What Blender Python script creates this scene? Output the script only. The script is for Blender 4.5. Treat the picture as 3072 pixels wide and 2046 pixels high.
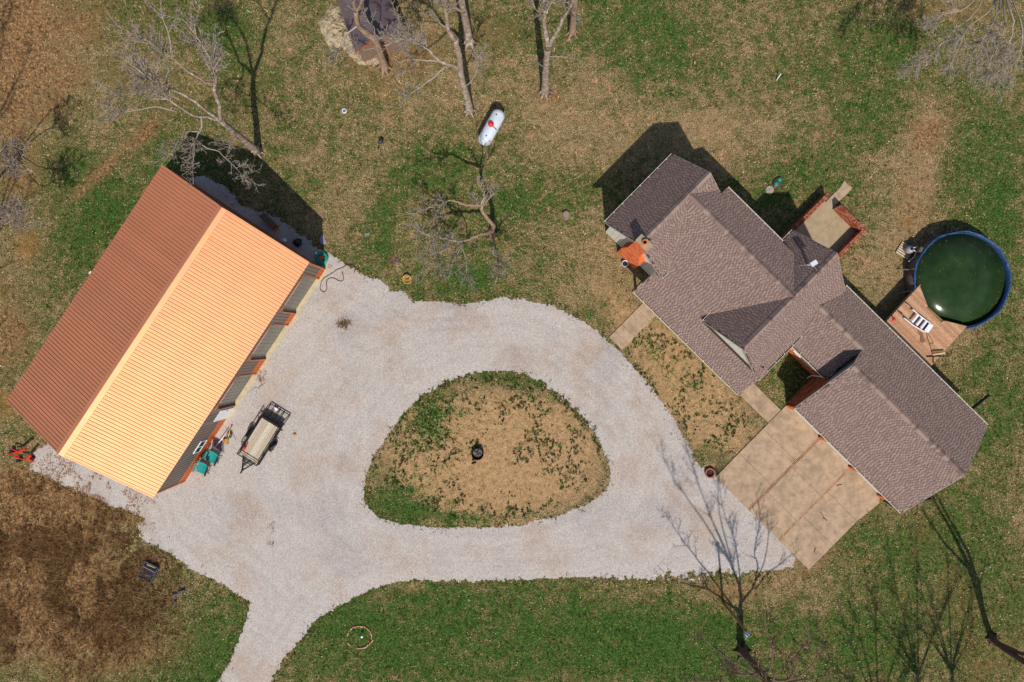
import bpy, math, random
import numpy as np
from mathutils import Vector, Matrix

scene = bpy.context.scene
for o in list(bpy.data.objects):
    bpy.data.objects.remove(o)
C = scene.collection
R = math.radians
random.seed(11)

# ------------------------------------------------------------------ camera (drone, straight down)
CAM_H = 48.0
FPX = 2048.0
cam_d = bpy.data.cameras.new('camera')
cam_d.lens = 24.0
cam_d.sensor_width = 36.0
cam_d.clip_end = 2000.0
cam = bpy.data.objects.new('camera', cam_d)
cam.location = (0, 0, CAM_H)
C.objects.link(cam)
scene.camera = cam

# ------------------------------------------------------------------ sky, sun, exposure
SUN_EL, SHADOW_AZ = R(51.0), R(-4.5)
w = bpy.data.worlds.new('World')
scene.world = w
w.use_nodes = True
nt = w.node_tree
nt.nodes.clear()
sky = nt.nodes.new('ShaderNodeTexSky')
sky.sky_type = 'NISHITA'
sky.sun_disc = False
sky.sun_elevation = SUN_EL
sky.sun_rotation = math.pi + SHADOW_AZ
bg = nt.nodes.new('ShaderNodeBackground')
bg.inputs[1].default_value = 0.105
wo = nt.nodes.new('ShaderNodeOutputWorld')
nt.links.new(sky.outputs[0], bg.inputs[0])
nt.links.new(bg.outputs[0], wo.inputs[0])
sd = bpy.data.lights.new('sun', 'SUN')
sd.energy = 4.1
sd.angle = R(0.8)
sd.color = (1.0, 0.95, 0.87)
sun = bpy.data.objects.new('sun', sd)
ldir = Vector((math.sin(SHADOW_AZ) * math.cos(SUN_EL), math.cos(SHADOW_AZ) * math.cos(SUN_EL), -math.sin(SUN_EL)))
sun.rotation_euler = ldir.to_track_quat('-Z', 'Y').to_euler()
sun.location = (10, -40, 60)
C.objects.link(sun)
scene.view_settings.view_transform = 'Standard'
scene.view_settings.look = 'None'
scene.view_settings.gamma = 1.0
scene.view_settings.exposure = 0.0
scene.render.resolution_x = 1024
scene.render.resolution_y = 682


# ------------------------------------------------------------------ helpers
def at(px, py, z=0.0):
    """survey point of the photograph -> metres on the plane of height z"""
    s = (CAM_H - z) / FPX
    return Vector(((px - 1536) * s, (1023 - py) * s, z))


def lin(r, g, b):
    f = lambda c: (c / 255 / 12.92) if c <= 10 else ((c / 255 + 0.055) / 1.055) ** 2.4
    return (f(r), f(g), f(b))


def tag(o, label=None, cat=None, group=None, kind=None):
    if label: o['label'] = label
    if cat: o['category'] = cat
    if group: o['group'] = group
    if kind: o['kind'] = kind
    return o


def thing(name, label, cat, loc=(0, 0, 0), rz=0.0, group=None):
    o = bpy.data.objects.new(name, None)
    o.empty_display_size = 0.3
    C.objects.link(o)
    o.location = loc
    o.rotation_euler = (0, 0, rz)
    return tag(o, label, cat, group)


def link(name, me, parent=None, loc=None, mat4=None):
    o = bpy.data.objects.new(name, me)
    C.objects.link(o)
    if parent: o.parent = parent
    if loc is not None: o.location = loc
    if mat4 is not None: o.matrix_local = mat4
    return o


class MB:
    def __init__(s):
        s.v = []; s.f = []; s.c = []

    def add(s, vs, fs, col=None):
        k = len(s.v)
        s.v.extend([tuple(p) for p in vs])
        s.f.extend([tuple(i + k for i in f) for f in fs])
        s.c.extend([col or (1, 1, 1)] * len(vs))
        return s

    def box(s, x0, x1, y0, y1, z0, z1, col=None):
        return s.add([(x0, y0, z0), (x1, y0, z0), (x1, y1, z0), (x0, y1, z0), (x0, y0, z1), (x1, y0, z1), (x1, y1, z1), (x0, y1, z1)],
                     [(0, 3, 2, 1), (4, 5, 6, 7), (0, 1, 5, 4), (1, 2, 6, 5), (2, 3, 7, 6), (3, 0, 4, 7)], col)

    def rbox(s, cx, cy, z0, lx, ly, h, ang=0.0, col=None):
        c, n = math.cos(ang), math.sin(ang)
        P = [(-lx / 2, -ly / 2), (lx / 2, -ly / 2), (lx / 2, ly / 2), (-lx / 2, ly / 2)]
        Q = [(cx + x * c - y * n, cy + x * n + y * c) for x, y in P]
        return s.prism(Q, z0, z0 + h, col)

    def prism(s, poly, z0, z1, col=None):
        n = len(poly)
        a = sum(poly[i][0] * poly[(i + 1) % n][1] - poly[(i + 1) % n][0] * poly[i][1] for i in range(n))
        if a < 0: poly = list(poly)[::-1]
        vs = [(p[0], p[1], z0) for p in poly] + [(p[0], p[1], z1) for p in poly]
        fs = [tuple(range(n - 1, -1, -1)), tuple(range(n, 2 * n))] + [(i, (i + 1) % n, n + (i + 1) % n, n + i) for i in range(n)]
        return s.add(vs, fs, col)

    def hexa(s, b, t, col=None):
        return s.add(list(b) + list(t), [(3, 2, 1, 0), (4, 5, 6, 7), (0, 1, 5, 4), (1, 2, 6, 5), (2, 3, 7, 6), (3, 0, 4, 7)], col)

    def tube(s, pts, rs, n=6, col=None, cap=True, phase=0.0):
        pts = [Vector(p) for p in pts]
        if not hasattr(rs, '__len__'): rs = [rs] * len(pts)
        vs, fs = [], []
        up = Vector((0.13, 0.31, 0.94))
        for i, p in enumerate(pts):
            d = (pts[min(i + 1, len(pts) - 1)] - pts[max(i - 1, 0)])
            if d.length < 1e-6: d = Vector((0, 0, 1))
            d.normalize()
            a = d.cross(up)
            if a.length < 0.05: a = d.cross(Vector((1, 0, 0)))
            a.normalize(); b = d.cross(a)
            for k in range(n):
                t = 2 * math.pi * k / n + phase
                vs.append(p + (a * math.cos(t) + b * math.sin(t)) * rs[i])
        for i in range(len(pts) - 1):
            for k in range(n):
                fs.append((i * n + k, i * n + (k + 1) % n, (i + 1) * n + (k + 1) % n, (i + 1) * n + k))
        if cap:
            fs.append(tuple(range(n - 1, -1, -1)))
            fs.append(tuple((len(pts) - 1) * n + k for k in range(n)))
        return s.add(vs, fs, col)

    def bar(s, a, b, wd=0.05, col=None):
        return s.tube([a, b], wd * 0.707, 4, col, phase=math.pi / 4)

    def lathe(s, prof, n=24, c=(0, 0, 0), col=None, close=False):
        vs, fs = [], []
        m = len(prof)
        for k in range(n):
            t = 2 * math.pi * k / n
            for r, z in prof:
                vs.append((c[0] + r * math.cos(t), c[1] + r * math.sin(t), c[2] + z))
        for k in range(n):
            k2 = (k + 1) % n
            for j in range(m - 1 + (1 if close else 0)):
                j2 = (j + 1) % m
                fs.append((k * m + j, k2 * m + j, k2 * m + j2, k * m + j2))
        if not close:
            if prof[0][0] > 1e-4: fs.append(tuple(k * m for k in range(n))[::-1])
            if prof[-1][0] > 1e-4: fs.append(tuple(k * m + m - 1 for k in range(n)))
        return s.add(vs, fs, col)

    def mesh(s, name, mat=None, smooth=False, col=False):
        me = bpy.data.meshes.new(name)
        me.from_pydata(s.v, [], s.f)
        if col:
            at_ = me.color_attributes.new('Col', 'FLOAT_COLOR', 'POINT')
            a = np.ones((len(s.v), 4), dtype=np.float32)
            a[:, :3] = np.array(s.c, dtype=np.float32)
            at_.data.foreach_set('color', a.ravel())
        if smooth:
            me.polygons.foreach_set('use_smooth', [True] * len(me.polygons))
        if mat: me.materials.append(mat)
        me.update()
        return me

    def build(s, name, mat, parent=None, smooth=False, col=False, loc=None, label=None, kind=None):
        o = link(name, s.mesh(name, mat, smooth, col), parent, loc)
        if label: o['label'] = label
        if kind: o['kind'] = kind
        return o


def bulk_mesh(name, v, f3, col, mat):
    """big numpy mesh: v (n,3), f (m,k) of equal size faces, col (n,3)"""
    me = bpy.data.meshes.new(name)
    n, (m, k) = len(v), f3.shape
    me.vertices.add(n); me.vertices.foreach_set('co', v.astype(np.float32).ravel())
    me.loops.add(m * k); me.loops.foreach_set('vertex_index', f3.astype(np.int32).ravel())
    me.polygons.add(m)
    me.polygons.foreach_set('loop_start', np.arange(0, m * k, k, dtype=np.int32))
    if col is not None:
        a = np.ones((n, 4), dtype=np.float32); a[:, :3] = col
        at_ = me.color_attributes.new('Col', 'FLOAT_COLOR', 'POINT'); at_.data.foreach_set('color', a.ravel())
    me.materials.append(mat)
    me.update(); me.validate()
    return me


# ------------------------------------------------------------------ materials
def newmat(name):
    m = bpy.data.materials.new(name); m.use_nodes = True
    t = m.node_tree
    return m, t, t.nodes['Principled BSDF'], t.nodes['Material Output']


def N(t, typ, **kw):
    n = t.nodes.new(typ)
    for k, v in kw.items():
        if k.startswith('i_'): n.inputs[int(k[2:]) if k[2:].isdigit() else k[2:]].default_value = v
        else: setattr(n, k, v)
    return n


def L(t, a, b): t.links.new(a, b)


def noise(t, co, scale, detail=4, rough=0.6, dist=0.0):
    n = N(t, 'ShaderNodeTexNoise')
    n.inputs['Scale'].default_value = scale; n.inputs['Detail'].default_value = detail
    n.inputs['Roughness'].default_value = rough; n.inputs['Distortion'].default_value = dist
    if co is not None: L(t, co, n.inputs['Vector'])
    return n.outputs['Fac']


def ramp(t, fac, stops):
    r = N(t, 'ShaderNodeValToRGB'); e = r.color_ramp.elements
    while len(e) < len(stops): e.new(0.5)
    for i, (p, c) in enumerate(stops):
        e[i].position = p
        e[i].color = (c[0], c[1], c[2], 1) if hasattr(c, '__len__') else (c, c, c, 1)
    L(t, fac, r.inputs[0])
    return r.outputs[0]


def mix(t, fac, a, b, mode='MIX'):
    n = N(t, 'ShaderNodeMix', data_type='RGBA', blend_type=mode)
    for sock, val in ((n.inputs[0], fac), (n.inputs[6], a), (n.inputs[7], b)):
        if isinstance(val, bpy.types.NodeSocket): L(t, val, sock)
        elif hasattr(val, '__len__'): sock.default_value = (*val[:3], 1)
        else: sock.default_value = val
    return n.outputs[2]


def mth(t, op, a, b=None, c=None, clamp=False):
    n = N(t, 'ShaderNodeMath', operation=op); n.use_clamp = clamp
    for i, v in enumerate((a, b, c)):
        if v is None: continue
        if isinstance(v, bpy.types.NodeSocket): L(t, v, n.inputs[i])
        else: n.inputs[i].default_value = v
    return n.outputs[0]


def mrange(t, v, a, b, c=0.0, d=1.0, smooth=True):
    n = N(t, 'ShaderNodeMapRange'); n.interpolation_type = 'SMOOTHSTEP' if smooth else 'LINEAR'
    L(t, v, n.inputs[0])
    for i, q in enumerate((a, b, c, d)): n.inputs[i + 1].default_value = q
    return n.outputs[0]


def bump(t, p, h, strength=0.5, dist=0.02):
    b = N(t, 'ShaderNodeBump'); b.inputs['Strength'].default_value = strength; b.inputs['Distance'].default_value = dist
    L(t, h, b.inputs['Height']); L(t, b.outputs[0], p.inputs['Normal'])


def pos(t): return N(t, 'ShaderNodeNewGeometry').outputs['Position']


def pm(name, rgb, rough=0.7, metal=0.0, ns=6.0, amt=0.25, bs=0.0, spec=0.4, stain=None, stain_amt=0.0, obj=True):
    """paint / wood / metal with mottling: noise darkens and lightens the base colour"""
    m, t, p, o = newmat(name)
    co = N(t, 'ShaderNodeTexCoord').outputs['Object'] if obj else pos(t)
    f = noise(t, co, ns, 6, 0.65)
    lo = tuple(c * (1 - amt) for c in rgb); hi = tuple(min(1, c * (1 + amt * 0.8)) for c in rgb)
    c = ramp(t, f, [(0.3, lo), (0.5, rgb), (0.72, hi)])
    if stain:
        c = mix(t, mth(t, 'MULTIPLY', mrange(t, noise(t, co, ns * 0.37, 5, 0.6), 0.45, 0.7), stain_amt), c, stain)
    L(t, c, p.inputs['Base Color'])
    p.inputs['Roughness'].default_value = rough; p.inputs['Metallic'].default_value = metal
    p.inputs['Specular IOR Level'].default_value = spec
    if bs: bump(t, p, noise(t, co, ns * 5, 3), bs, 0.01)
    return m


def vcol(name, rough=0.85, ns=20.0, amt=0.3, bs=0.3, spec=0.25, metal=0.0):
    m, t, p, o = newmat(name)
    a = N(t, 'ShaderNodeVertexColor', layer_name='Col').outputs[0]
    co = pos(t)
    f = ramp(t, noise(t, co, ns, 4, 0.7), [(0.3, 1 - amt), (0.7, 1 + amt * 0.6)])
    L(t, mix(t, 1.0, a, f, 'MULTIPLY'), p.inputs['Base Color'])
    p.inputs['Roughness'].default_value = rough
    p.inputs['Specular IOR Level'].default_value = spec; p.inputs['Metallic'].default_value = metal
    if bs: bump(t, p, noise(t, co, ns * 2, 3), bs, 0.01)
    return m


# ------------------------------------------------------------------ numpy noise and survey masks
def vnoise(x, y, seed=0):
    xi = np.floor(x).astype(np.int64); yi = np.floor(y).astype(np.int64)
    fx = x - xi; fy = y - yi
    fx = fx * fx * (3 - 2 * fx); fy = fy * fy * (3 - 2 * fy)

    def h(a, b):
        q = (a * 374761393 + b * 668265263 + seed * 1442695041) & 0xFFFFFFFF
        q = ((q ^ (q >> 13)) * 1274126177) & 0xFFFFFFFF
        return ((q ^ (q >> 16)) & 0xFFFF) / 65535.0
    return (h(xi, yi) * (1 - fx) + h(xi + 1, yi) * fx) * (1 - fy) + (h(xi, yi + 1) * (1 - fx) + h(xi + 1, yi + 1) * fx) * fy


def fbm(x, y, seed=0, oct=4):
    s = 0; a = 0.5; n = 0
    for i in range(oct):
        s = s + a * vnoise(x * 2 ** i, y * 2 ** i, seed + i * 17); n += a; a *= 0.55
    return s / n


def sdf(poly, x, y):
    """signed distance to a polygon (positive inside)"""
    P = np.array(poly, dtype=np.float64); Q = np.roll(P, -1, axis=0)
    d = np.full(x.shape, 1e9); ins = np.zeros(x.shape, bool)
    for (ax, ay), (bx, by) in zip(P, Q):
        ex, ey = bx - ax, by - ay
        t = np.clip(((x - ax) * ex + (y - ay) * ey) / (ex * ex + ey * ey + 1e-12), 0, 1)
        d = np.minimum(d, (x - ax - t * ex) ** 2 + (y - ay - t * ey) ** 2)
        c = ((ay > y) != (by > y))
        if ey != 0:
            ins ^= c & (x < (bx - ax) * (y - ay) / ey + ax)
    d = np.sqrt(d)
    return np.where(ins, d, -d)


K = 3072 / 2354.0            # survey sheet (2354 wide) -> photograph pixels


def S(x, y, z=0.0):
    return at(x * K, y * K, z)


def Spoly(pts): return [(S(x, y).x, S(x, y).y) for x, y in pts]


GRAVEL = Spoly([(735, 575), (770, 588), (800, 612), (850, 640), (882, 645), (895, 668), (930, 672), (945, 692), (1000, 692), (1060, 698),
                (1130, 690), (1160, 682), (1200, 688), (1270, 703), (1340, 737), (1400, 783), (1450, 838), (1500, 893), (1540, 950), (1575, 1010),
                (1600, 1060), (1622, 1085), (1650, 1098), (1720, 1160), (1830, 1280), (1822, 1302), (1760, 1318), (1690, 1322), (1600, 1322), (1500, 1332),
                (1400, 1328), (1300, 1327), (1200, 1333), (1100, 1334), (1000, 1336), (950, 1331), (900, 1341), (850, 1356), (800, 1381), (750, 1411),
                (710, 1442), (680, 1480), (650, 1520), (622, 1568), (560, 1680), (440, 1680), (500, 1568), (530, 1520), (550, 1470), (568, 1420), (575, 1382),
                (540, 1362), (510, 1342), (480, 1327), (440, 1311), (410, 1286), (370, 1262), (330, 1242), (318, 1212), (335, 1193), (280, 1170),
                (210, 1142), (150, 1116), (100, 1092), (68, 1080), (72, 1042), (110, 1018), (250, 900), (500, 640), (640, 560)])
GRAVEL_BACK = Spoly([(425, 410), (470, 405), (520, 430), (552, 470), (600, 488), (640, 505), (700, 545), (748, 590), (720, 620), (560, 520), (440, 440)])
ISLAND = Spoly([(840, 1160), (835, 1130), (845, 1080), (870, 1030), (900, 990), (930, 945), (970, 910), (1020, 880), (1080, 857), (1150, 850),
                (1200, 858), (1250, 880), (1300, 918), (1340, 958), (1370, 1000), (1390, 1040), (1404, 1080), (1400, 1110), (1380, 1140), (1350, 1160),
                (1300, 1180), (1250, 1195), (1200, 1205), (1100, 1213), (1000, 1213), (920, 1204), (870, 1190)])


def gravel_field(x, y):
    """metres inside the gravel (positive) with a ragged edge"""
    a = np.maximum(sdf(GRAVEL, x, y), sdf(GRAVEL_BACK, x, y))
    d = np.minimum(a, -sdf(ISLAND, x, y))
    sp = 0.14 + 0.34 * vnoise(x * 0.35 + 7, y * 0.35, 5) ** 2
    # the lower right margin, by the tree, is overgrown
    q = S(1650, 1325)
    sp = sp + 1.3 * np.exp(-(((x - q.x) / 4.2) ** 2 + ((y - q.y) / 0.9) ** 2))
    return d + (fbm(x * 1.1, y * 1.1, 3) - 0.5) * 0.7 * sp + (fbm(x * 5.0, y * 5.0, 9, 3) - 0.5) * 1.5 * sp


# ------------------------------------------------------------------ ground zones (what grows or lies where)
def sheet(x, y):
    s = CAM_H / FPX
    return (x / s + 1536) / K, (1023 - y / s) / K


def blob(sx, sy, cx, cy, rx, ry, rot=0.0, p=1.0):
    c, n = math.cos(R(rot)), math.sin(R(rot))
    dx, dy = sx - cx, sy - cy
    a = (dx * c + dy * n) / rx; b = (-dx * n + dy * c) / ry
    return np.exp(-((a * a + b * b) ** p))


def zones(x, y):
    sx, sy = sheet(x, y)
    n1 = fbm(x * 0.16, y * 0.16, 41); n2 = fbm(x * 0.55, y * 0.55, 77)
    g = 0.47 + 0.5 * (n1 - 0.5) + 0.45 * (n2 - 0.5)
    for a in [(1100, 1470, 620, 120, 0, 3, .32), (1700, 1500, 300, 110, 0, 2, .3), (2150, 1400, 260, 220, 0, 2, .28), (2000, 1230, 120, 60, 0, 1, .2),
              (1980, 140, 230, 200, 20, 2, .2), (2240, 400, 130, 180, 0, 2, .28), (2290, 660, 60, 250, 0, 2, .2), (1330, 420, 60, 90, 20, 1, .25), (1180, 470, 40, 40, 0, 1, .3), (960, 420, 60, 40, 0, 1, .25), (1450, 60, 120, 90, 0, 1, .2),
              (235, 470, 95, 110, -25, 1, .4), (190, 575, 70, 90, 0, 1, .3), (420, 20, 160, 90, 0, 1, .18), (520, 80, 60, 70, 0, 1, .3),
              (1050, 370, 120, 70, 20, 1, .24), (1150, 350, 90, 80, 0, 1, .12), (880, 500, 45, 90, 15, 1, .3), (1240, 430, 70, 70, 0, 1, .2), (1560, 150, 120, 80, 0, 1, .15),
              (1080, 640, 60, 30, 0, 1, .32), (690, 420, 60, 60, 0, 1, .15), (500, 1480, 90, 110, 0, 1, .3), (420, 1568, 160, 60, 0, 1, .3),
              (1780, 470, 60, 60, 0, 1, .2), (1900, 480, 60, 90, 0, 1, .25), (1850, 380, 60, 40, 0, 1, .2), (2250, 900, 100, 120, 0, 1, .2),
              (990, 970, 80, 45, -60, 1, .5), (905, 1160, 80, 40, 0, 1, .3), (1230, 1000, 40, 25, -60, 1, .3), (1090, 1185, 120, 22, 0, 1, .3), (1140, 865, 130, 16, 8, 1, .35),
              (1540, 850, 50, 40, 30, 1, .2), (1600, 890, 25, 20, 0, 1, .3), (1810, 870, 50, 40, 0, 1, .25), (1500, 800, 40, 25, 30, 1, .25)]:
        g = g + a[6] * blob(sx, sy, *a[:6])
    rg = np.sqrt(((sx - 1430) / 112) ** 2 + ((sy - 1385) / 118) ** 2)
    g = g + .45 * np.exp(-((rg - 1) / .05) ** 2) * (sy > 1345)
    # drier ground
    for a in [(700, 480, 160, 130, 0, 1, -.14), (1350, 300, 220, 130, 0, 1, -.12), (1640, 300, 170, 90, 0, 1, -.34), (1400, 620, 160, 100, 40, 1, -.32), (1300, 330, 140, 90, 0, 1, -.15), (800, 430, 120, 120, 0, 1, -.14),
              (2110, 430, 60, 190, 12, 1, -.55), (1620, 930, 230, 70, 45, 2, -.16), (1250, 1090, 190, 110, 0, 2, -.34), (1130, 1045, 270, 170, 0, 3, -.1),
              (1780, 300, 90, 60, 0, 1, -.1), (2000, 660, 90, 90, 0, 1, -.2), (1750, 60, 110, 90, 0, 1, -.2)]:
        g = g + a[6] * blob(sx, sy, *a[:6])
    b = np.zeros_like(x)
    for a in [(280, 350, 130, 24, -42, 1, .55), (190, 440, 70, 20, -42, 1, .4), (2150, 290, 90, 45, -35, 1, .5), (2105, 420, 50, 140, 8, 1, .4), (60, 1310, 210, 190, 10, 2, .8), (60, 1130, 130, 60, 30, 1, .7), (250, 1480, 240, 150, 0, 1, .45), (20, 300, 80, 330, 0, 1, .55), (40, 40, 120, 90, 0, 1, .35),
              (20, 760, 90, 150, 0, 1, .45), (330, 60, 300, 220, 0, 1, .3), (120, 120, 160, 200, 0, 1, .25), (2150, 1330, 160, 110, 0, 1, .3), (250, 1180, 60, 30, 30, 1, .4), (900, 140, 120, 70, 0, 1, .35), (1090, 70, 160, 80, 0, 1, .25), (1260, 225, 45, 25, 0, 1, .7),
              (2180, 20, 140, 45, 0, 1, .5), (1090, 480, 90, 60, 0, 1, .15), (1860, 1290, 90, 40, -30, 1, .55), (2080, 1180, 80, 60, 0, 1, .3), (1690, 1360, 90, 30, 0, 1, .6), (2250, 1480, 150, 120, 0, 1, .35)]:  # lower right blobs darken the ground, standing in for tree shade
        b = b + a[6] * blob(sx, sy, *a[:6])
    b = b + 0.5 * (n2 - 0.5) * (b > 0.05)
    d = np.zeros_like(x)
    for a in [(1130, 1045, 265, 165, 0, 3, .8), (1090, 1040, 45, 35, 0, 2, .4),
              (2140, 300, 60, 25, -35, 1, .3), (2110, 400, 40, 130, 8, 1, .22), (1460, 755, 60, 40, 40, 1, .4), (1600, 905, 240, 85, 45, 2, .72), (1380, 660, 100, 50, 40, 1, .45), (1640, 290, 110, 60, 0, 1, .4), (1830, 300, 80, 60, 0, 1, .25), (700, 500, 110, 70, 0, 1, .25), (1360, 480, 110, 70, 0, 1, .2), (1580, 1000, 60, 20, 50, 1, .4), (1510, 780, 70, 30, 40, 1, .3),
              (925, 690, 30, 20, 0, 1, .8), (790, 258, 22, 14, 0, 1, .6), (1655, 660, 30, 90, 30, 1, .3), (1790, 890, 30, 50, 0, 1, .55), (1110, 1200, 250, 8, 0, 1, .3),
              (830, 50, 55, 80, -25, 1, .3), (1500, 280, 60, 40, 0, 1, .2), (2050, 1350, 150, 8, -50, 1, .5), (2120, 1290, 120, 7, -50, 1, .5), (1950, 1310, 60, 8, 40, 1, .5), (1165, 575, 14, 10, 0, 1, .6), (1090, 560, 12, 8, 0, 1, .5)]:
        d = d + a[6] * blob(sx, sy, *a[:6])
    o = np.zeros_like(x)
    for a in [(65, 570, 38, 55, 20, 1, .8), (15, 930, 45, 45, 0, 1, .9), (880, 220, 60, 20, 10, 1, .6), (120, 1090, 60, 30, 20, 1, .6), (330, 1190, 40, 12, -10, 1, .7), (2085, 510, 14, 30, 0, 1, .7), (760, 30, 60, 40, 0, 1, .4),
              (2100, 20, 25, 60, 0, 1, .6), (1310, 525, 25, 14, 0, 1, .35), (400, 230, 12, 8, 0, 1, .8), (510, 280, 10, 8, 0, 1, .8), (265, 360, 12, 8, 0, 1, .7), (590, 255, 8, 7, 0, 1, .5)]:
        o = o + a[6] * blob(sx, sy, *a[:6])
    k = 0.75 + 0.5 * n2
    return np.clip(g, 0, 1), np.clip(b * k, 0, 1), np.clip(d * k, 0, 1), np.clip(o * k, 0, 1)


def axis_lines(lo, hi, step, far):
    a = np.arange(lo, hi + 1e-6, step)
    out = []; v = hi; s = step
    while v < far:
        s *= 1.6; v += s; out.append(v)
    out2 = []; v = lo; s = step
    while v > -far:
        s *= 1.6; v -= s; out2.append(v)
    return np.concatenate([np.array(out2[::-1]), a, np.array(out)])


def make_ground_mat():
    m, t, p, o = newmat('ground_turf')
    co = pos(t)
    z = N(t, 'ShaderNodeVertexColor', layer_name='Col').outputs[0]
    sp = N(t, 'ShaderNodeSeparateColor'); L(t, z, sp.inputs[0])
    g, b, d = sp.outputs[0], sp.outputs[1], sp.outputs[2]
    oc = N(t, 'ShaderNodeAttribute', attribute_name='ochre').outputs['Fac']
    nA = noise(t, co, 1.3, 5, 0.62)
    nB = noise(t, co, 5.5, 5, 0.7)
    nC = noise(t, co, 17.0, 3, 0.65)
    nD = noise(t, co, 9.0, 4, 0.7, 0.6)
    # dead thatch: straw, pale straw and dark gaps
    straw = ramp(t, nC, [(0.36, lin(70, 56, 33)), (0.45, lin(122, 102, 66)), (0.54, lin(162, 138, 97)), (0.64, lin(212, 188, 147))])
    rosy = ramp(t, nD, [(0.36, lin(110, 82, 54)), (0.5, lin(172, 134, 98)), (0.62, lin(214, 174, 136))])
    straw = mix(t, mrange(t, noise(t, co, 0.8, 4, 0.6), 0.5, 0.68), straw, rosy)
    # live grass
    green = ramp(t, nD, [(0.32, lin(30, 46, 17)), (0.45, lin(52, 78, 29)), (0.55, lin(72, 104, 40)), (0.68, lin(110, 128, 64))])
    nF = noise(t, co, 11.0, 4, 0.7)
    mixg = mth(t, 'ADD', mth(t, 'MULTIPLY', nA, 0.3), mth(t, 'ADD', mth(t, 'MULTIPLY', nB, 0.4), mth(t, 'MULTIPLY', nF, 0.3)))
    ctr = lambda n_, k_: mth(t, 'MULTIPLY', mth(t, 'SUBTRACT', n_, 0.5), k_)
    gm = mth(t, 'ADD', mth(t, 'ADD', ctr(nA, 2.6), ctr(nB, 3.2)), mth(t, 'ADD', ctr(nF, 2.4), ctr(g, 1.8)))
    olive = ramp(t, nC, [(0.35, lin(56, 52, 26)), (0.46, lin(94, 88, 48)), (0.56, lin(124, 114, 68)), (0.66, lin(164, 150, 102))])
    dirt = ramp(t, nC, [(0.3, lin(146, 112, 74)), (0.45, lin(178, 140, 98)), (0.58, lin(198, 160, 116)), (0.7, lin(222, 188, 144))])
    dm = mrange(t, mth(t, 'ADD', d, mth(t, 'MULTIPLY', mth(t, 'SUBTRACT', nB, 0.5), 0.9)), 0.25, 0.7)
    straw = mix(t, mth(t, 'MULTIPLY', dm, 0.9), straw, dirt)
    base = mix(t, mth(t, 'MULTIPLY', mrange(t, gm, -0.32, -0.08), mth(t, 'SUBTRACT', 1.0, mth(t, 'MULTIPLY', dm, 0.92))), straw, olive)
    base = mix(t, mrange(t, gm, 0.18, 0.38), base, green)
    # brown litter, with painted tree shade at lower right
    lit = ramp(t, nB, [(0.32, lin(72, 48, 29)), (0.42, lin(116, 81, 50)), (0.5, lin(146, 107, 69)), (0.62, lin(186, 150, 106))])
    lit = mix(t, mth(t, 'MULTIPLY', mrange(t, nC, 0.55, 0.7), 0.5), lit, lin(178, 150, 112))
    bm = mrange(t, mth(t, 'ADD', b, mth(t, 'MULTIPLY', mth(t, 'SUBTRACT', nA, 0.5), 0.9)), 0.2, 0.72)
    base = mix(t, mth(t, 'MULTIPLY', bm, 0.9), base, lit)
    om = mrange(t, mth(t, 'ADD', oc, mth(t, 'MULTIPLY', mth(t, 'SUBTRACT', nB, 0.5), 0.8)), 0.3, 0.8)
    base = mix(t, mth(t, 'MULTIPLY', om, 0.55), base, lin(154, 110, 56))
    base = mix(t, 1.0, base, ramp(t, noise(t, co, 2.7, 5, 0.65), [(0.32, 0.6), (0.5, 0.86), (0.68, 1.1)]), 'MULTIPLY')
    # dark gaps between tufts
    nE = noise(t, co, 26.0, 2, 0.5)
    base = mix(t, 1.0, base, ramp(t, nE, [(0.3, 0.55), (0.45, 0.95), (0.7, 1.12)]), 'MULTIPLY')
    L(t, base, p.inputs['Base Color'])
    p.inputs['Roughness'].default_value = 0.95; p.inputs['Specular IOR Level'].default_value = 0.1
    bump(t, p, mth(t, 'ADD', mth(t, 'MULTIPLY', nC, 0.6), nB), 0.9, 0.06)
    return m


M_ground = make_ground_mat()
gx = axis_lines(-39, 39, 0.3, 700); gy = axis_lines(-27, 27, 0.3, 700)
GX, GY = np.meshgrid(gx, gy)
zg, zb, zd, zo = zones(GX, GY)
nvx, nvy = len(gx), len(gy)
V = np.stack([GX.ravel(), GY.ravel(), np.zeros(GX.size)], 1)
ii = np.arange(nvx * nvy).reshape(nvy, nvx)
Fq = np.stack([ii[:-1, :-1].ravel(), ii[:-1, 1:].ravel(), ii[1:, 1:].ravel(), ii[1:, :-1].ravel()], 1)
me = bulk_mesh('ground', V, Fq, np.stack([zg.ravel(), zb.ravel(), zd.ravel()], 1), M_ground)
oa = me.attributes.new('ochre', 'FLOAT', 'POINT'); oa.data.foreach_set('value', zo.ravel().astype(np.float32))
tag(link('ground', me), kind='structure')


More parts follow.
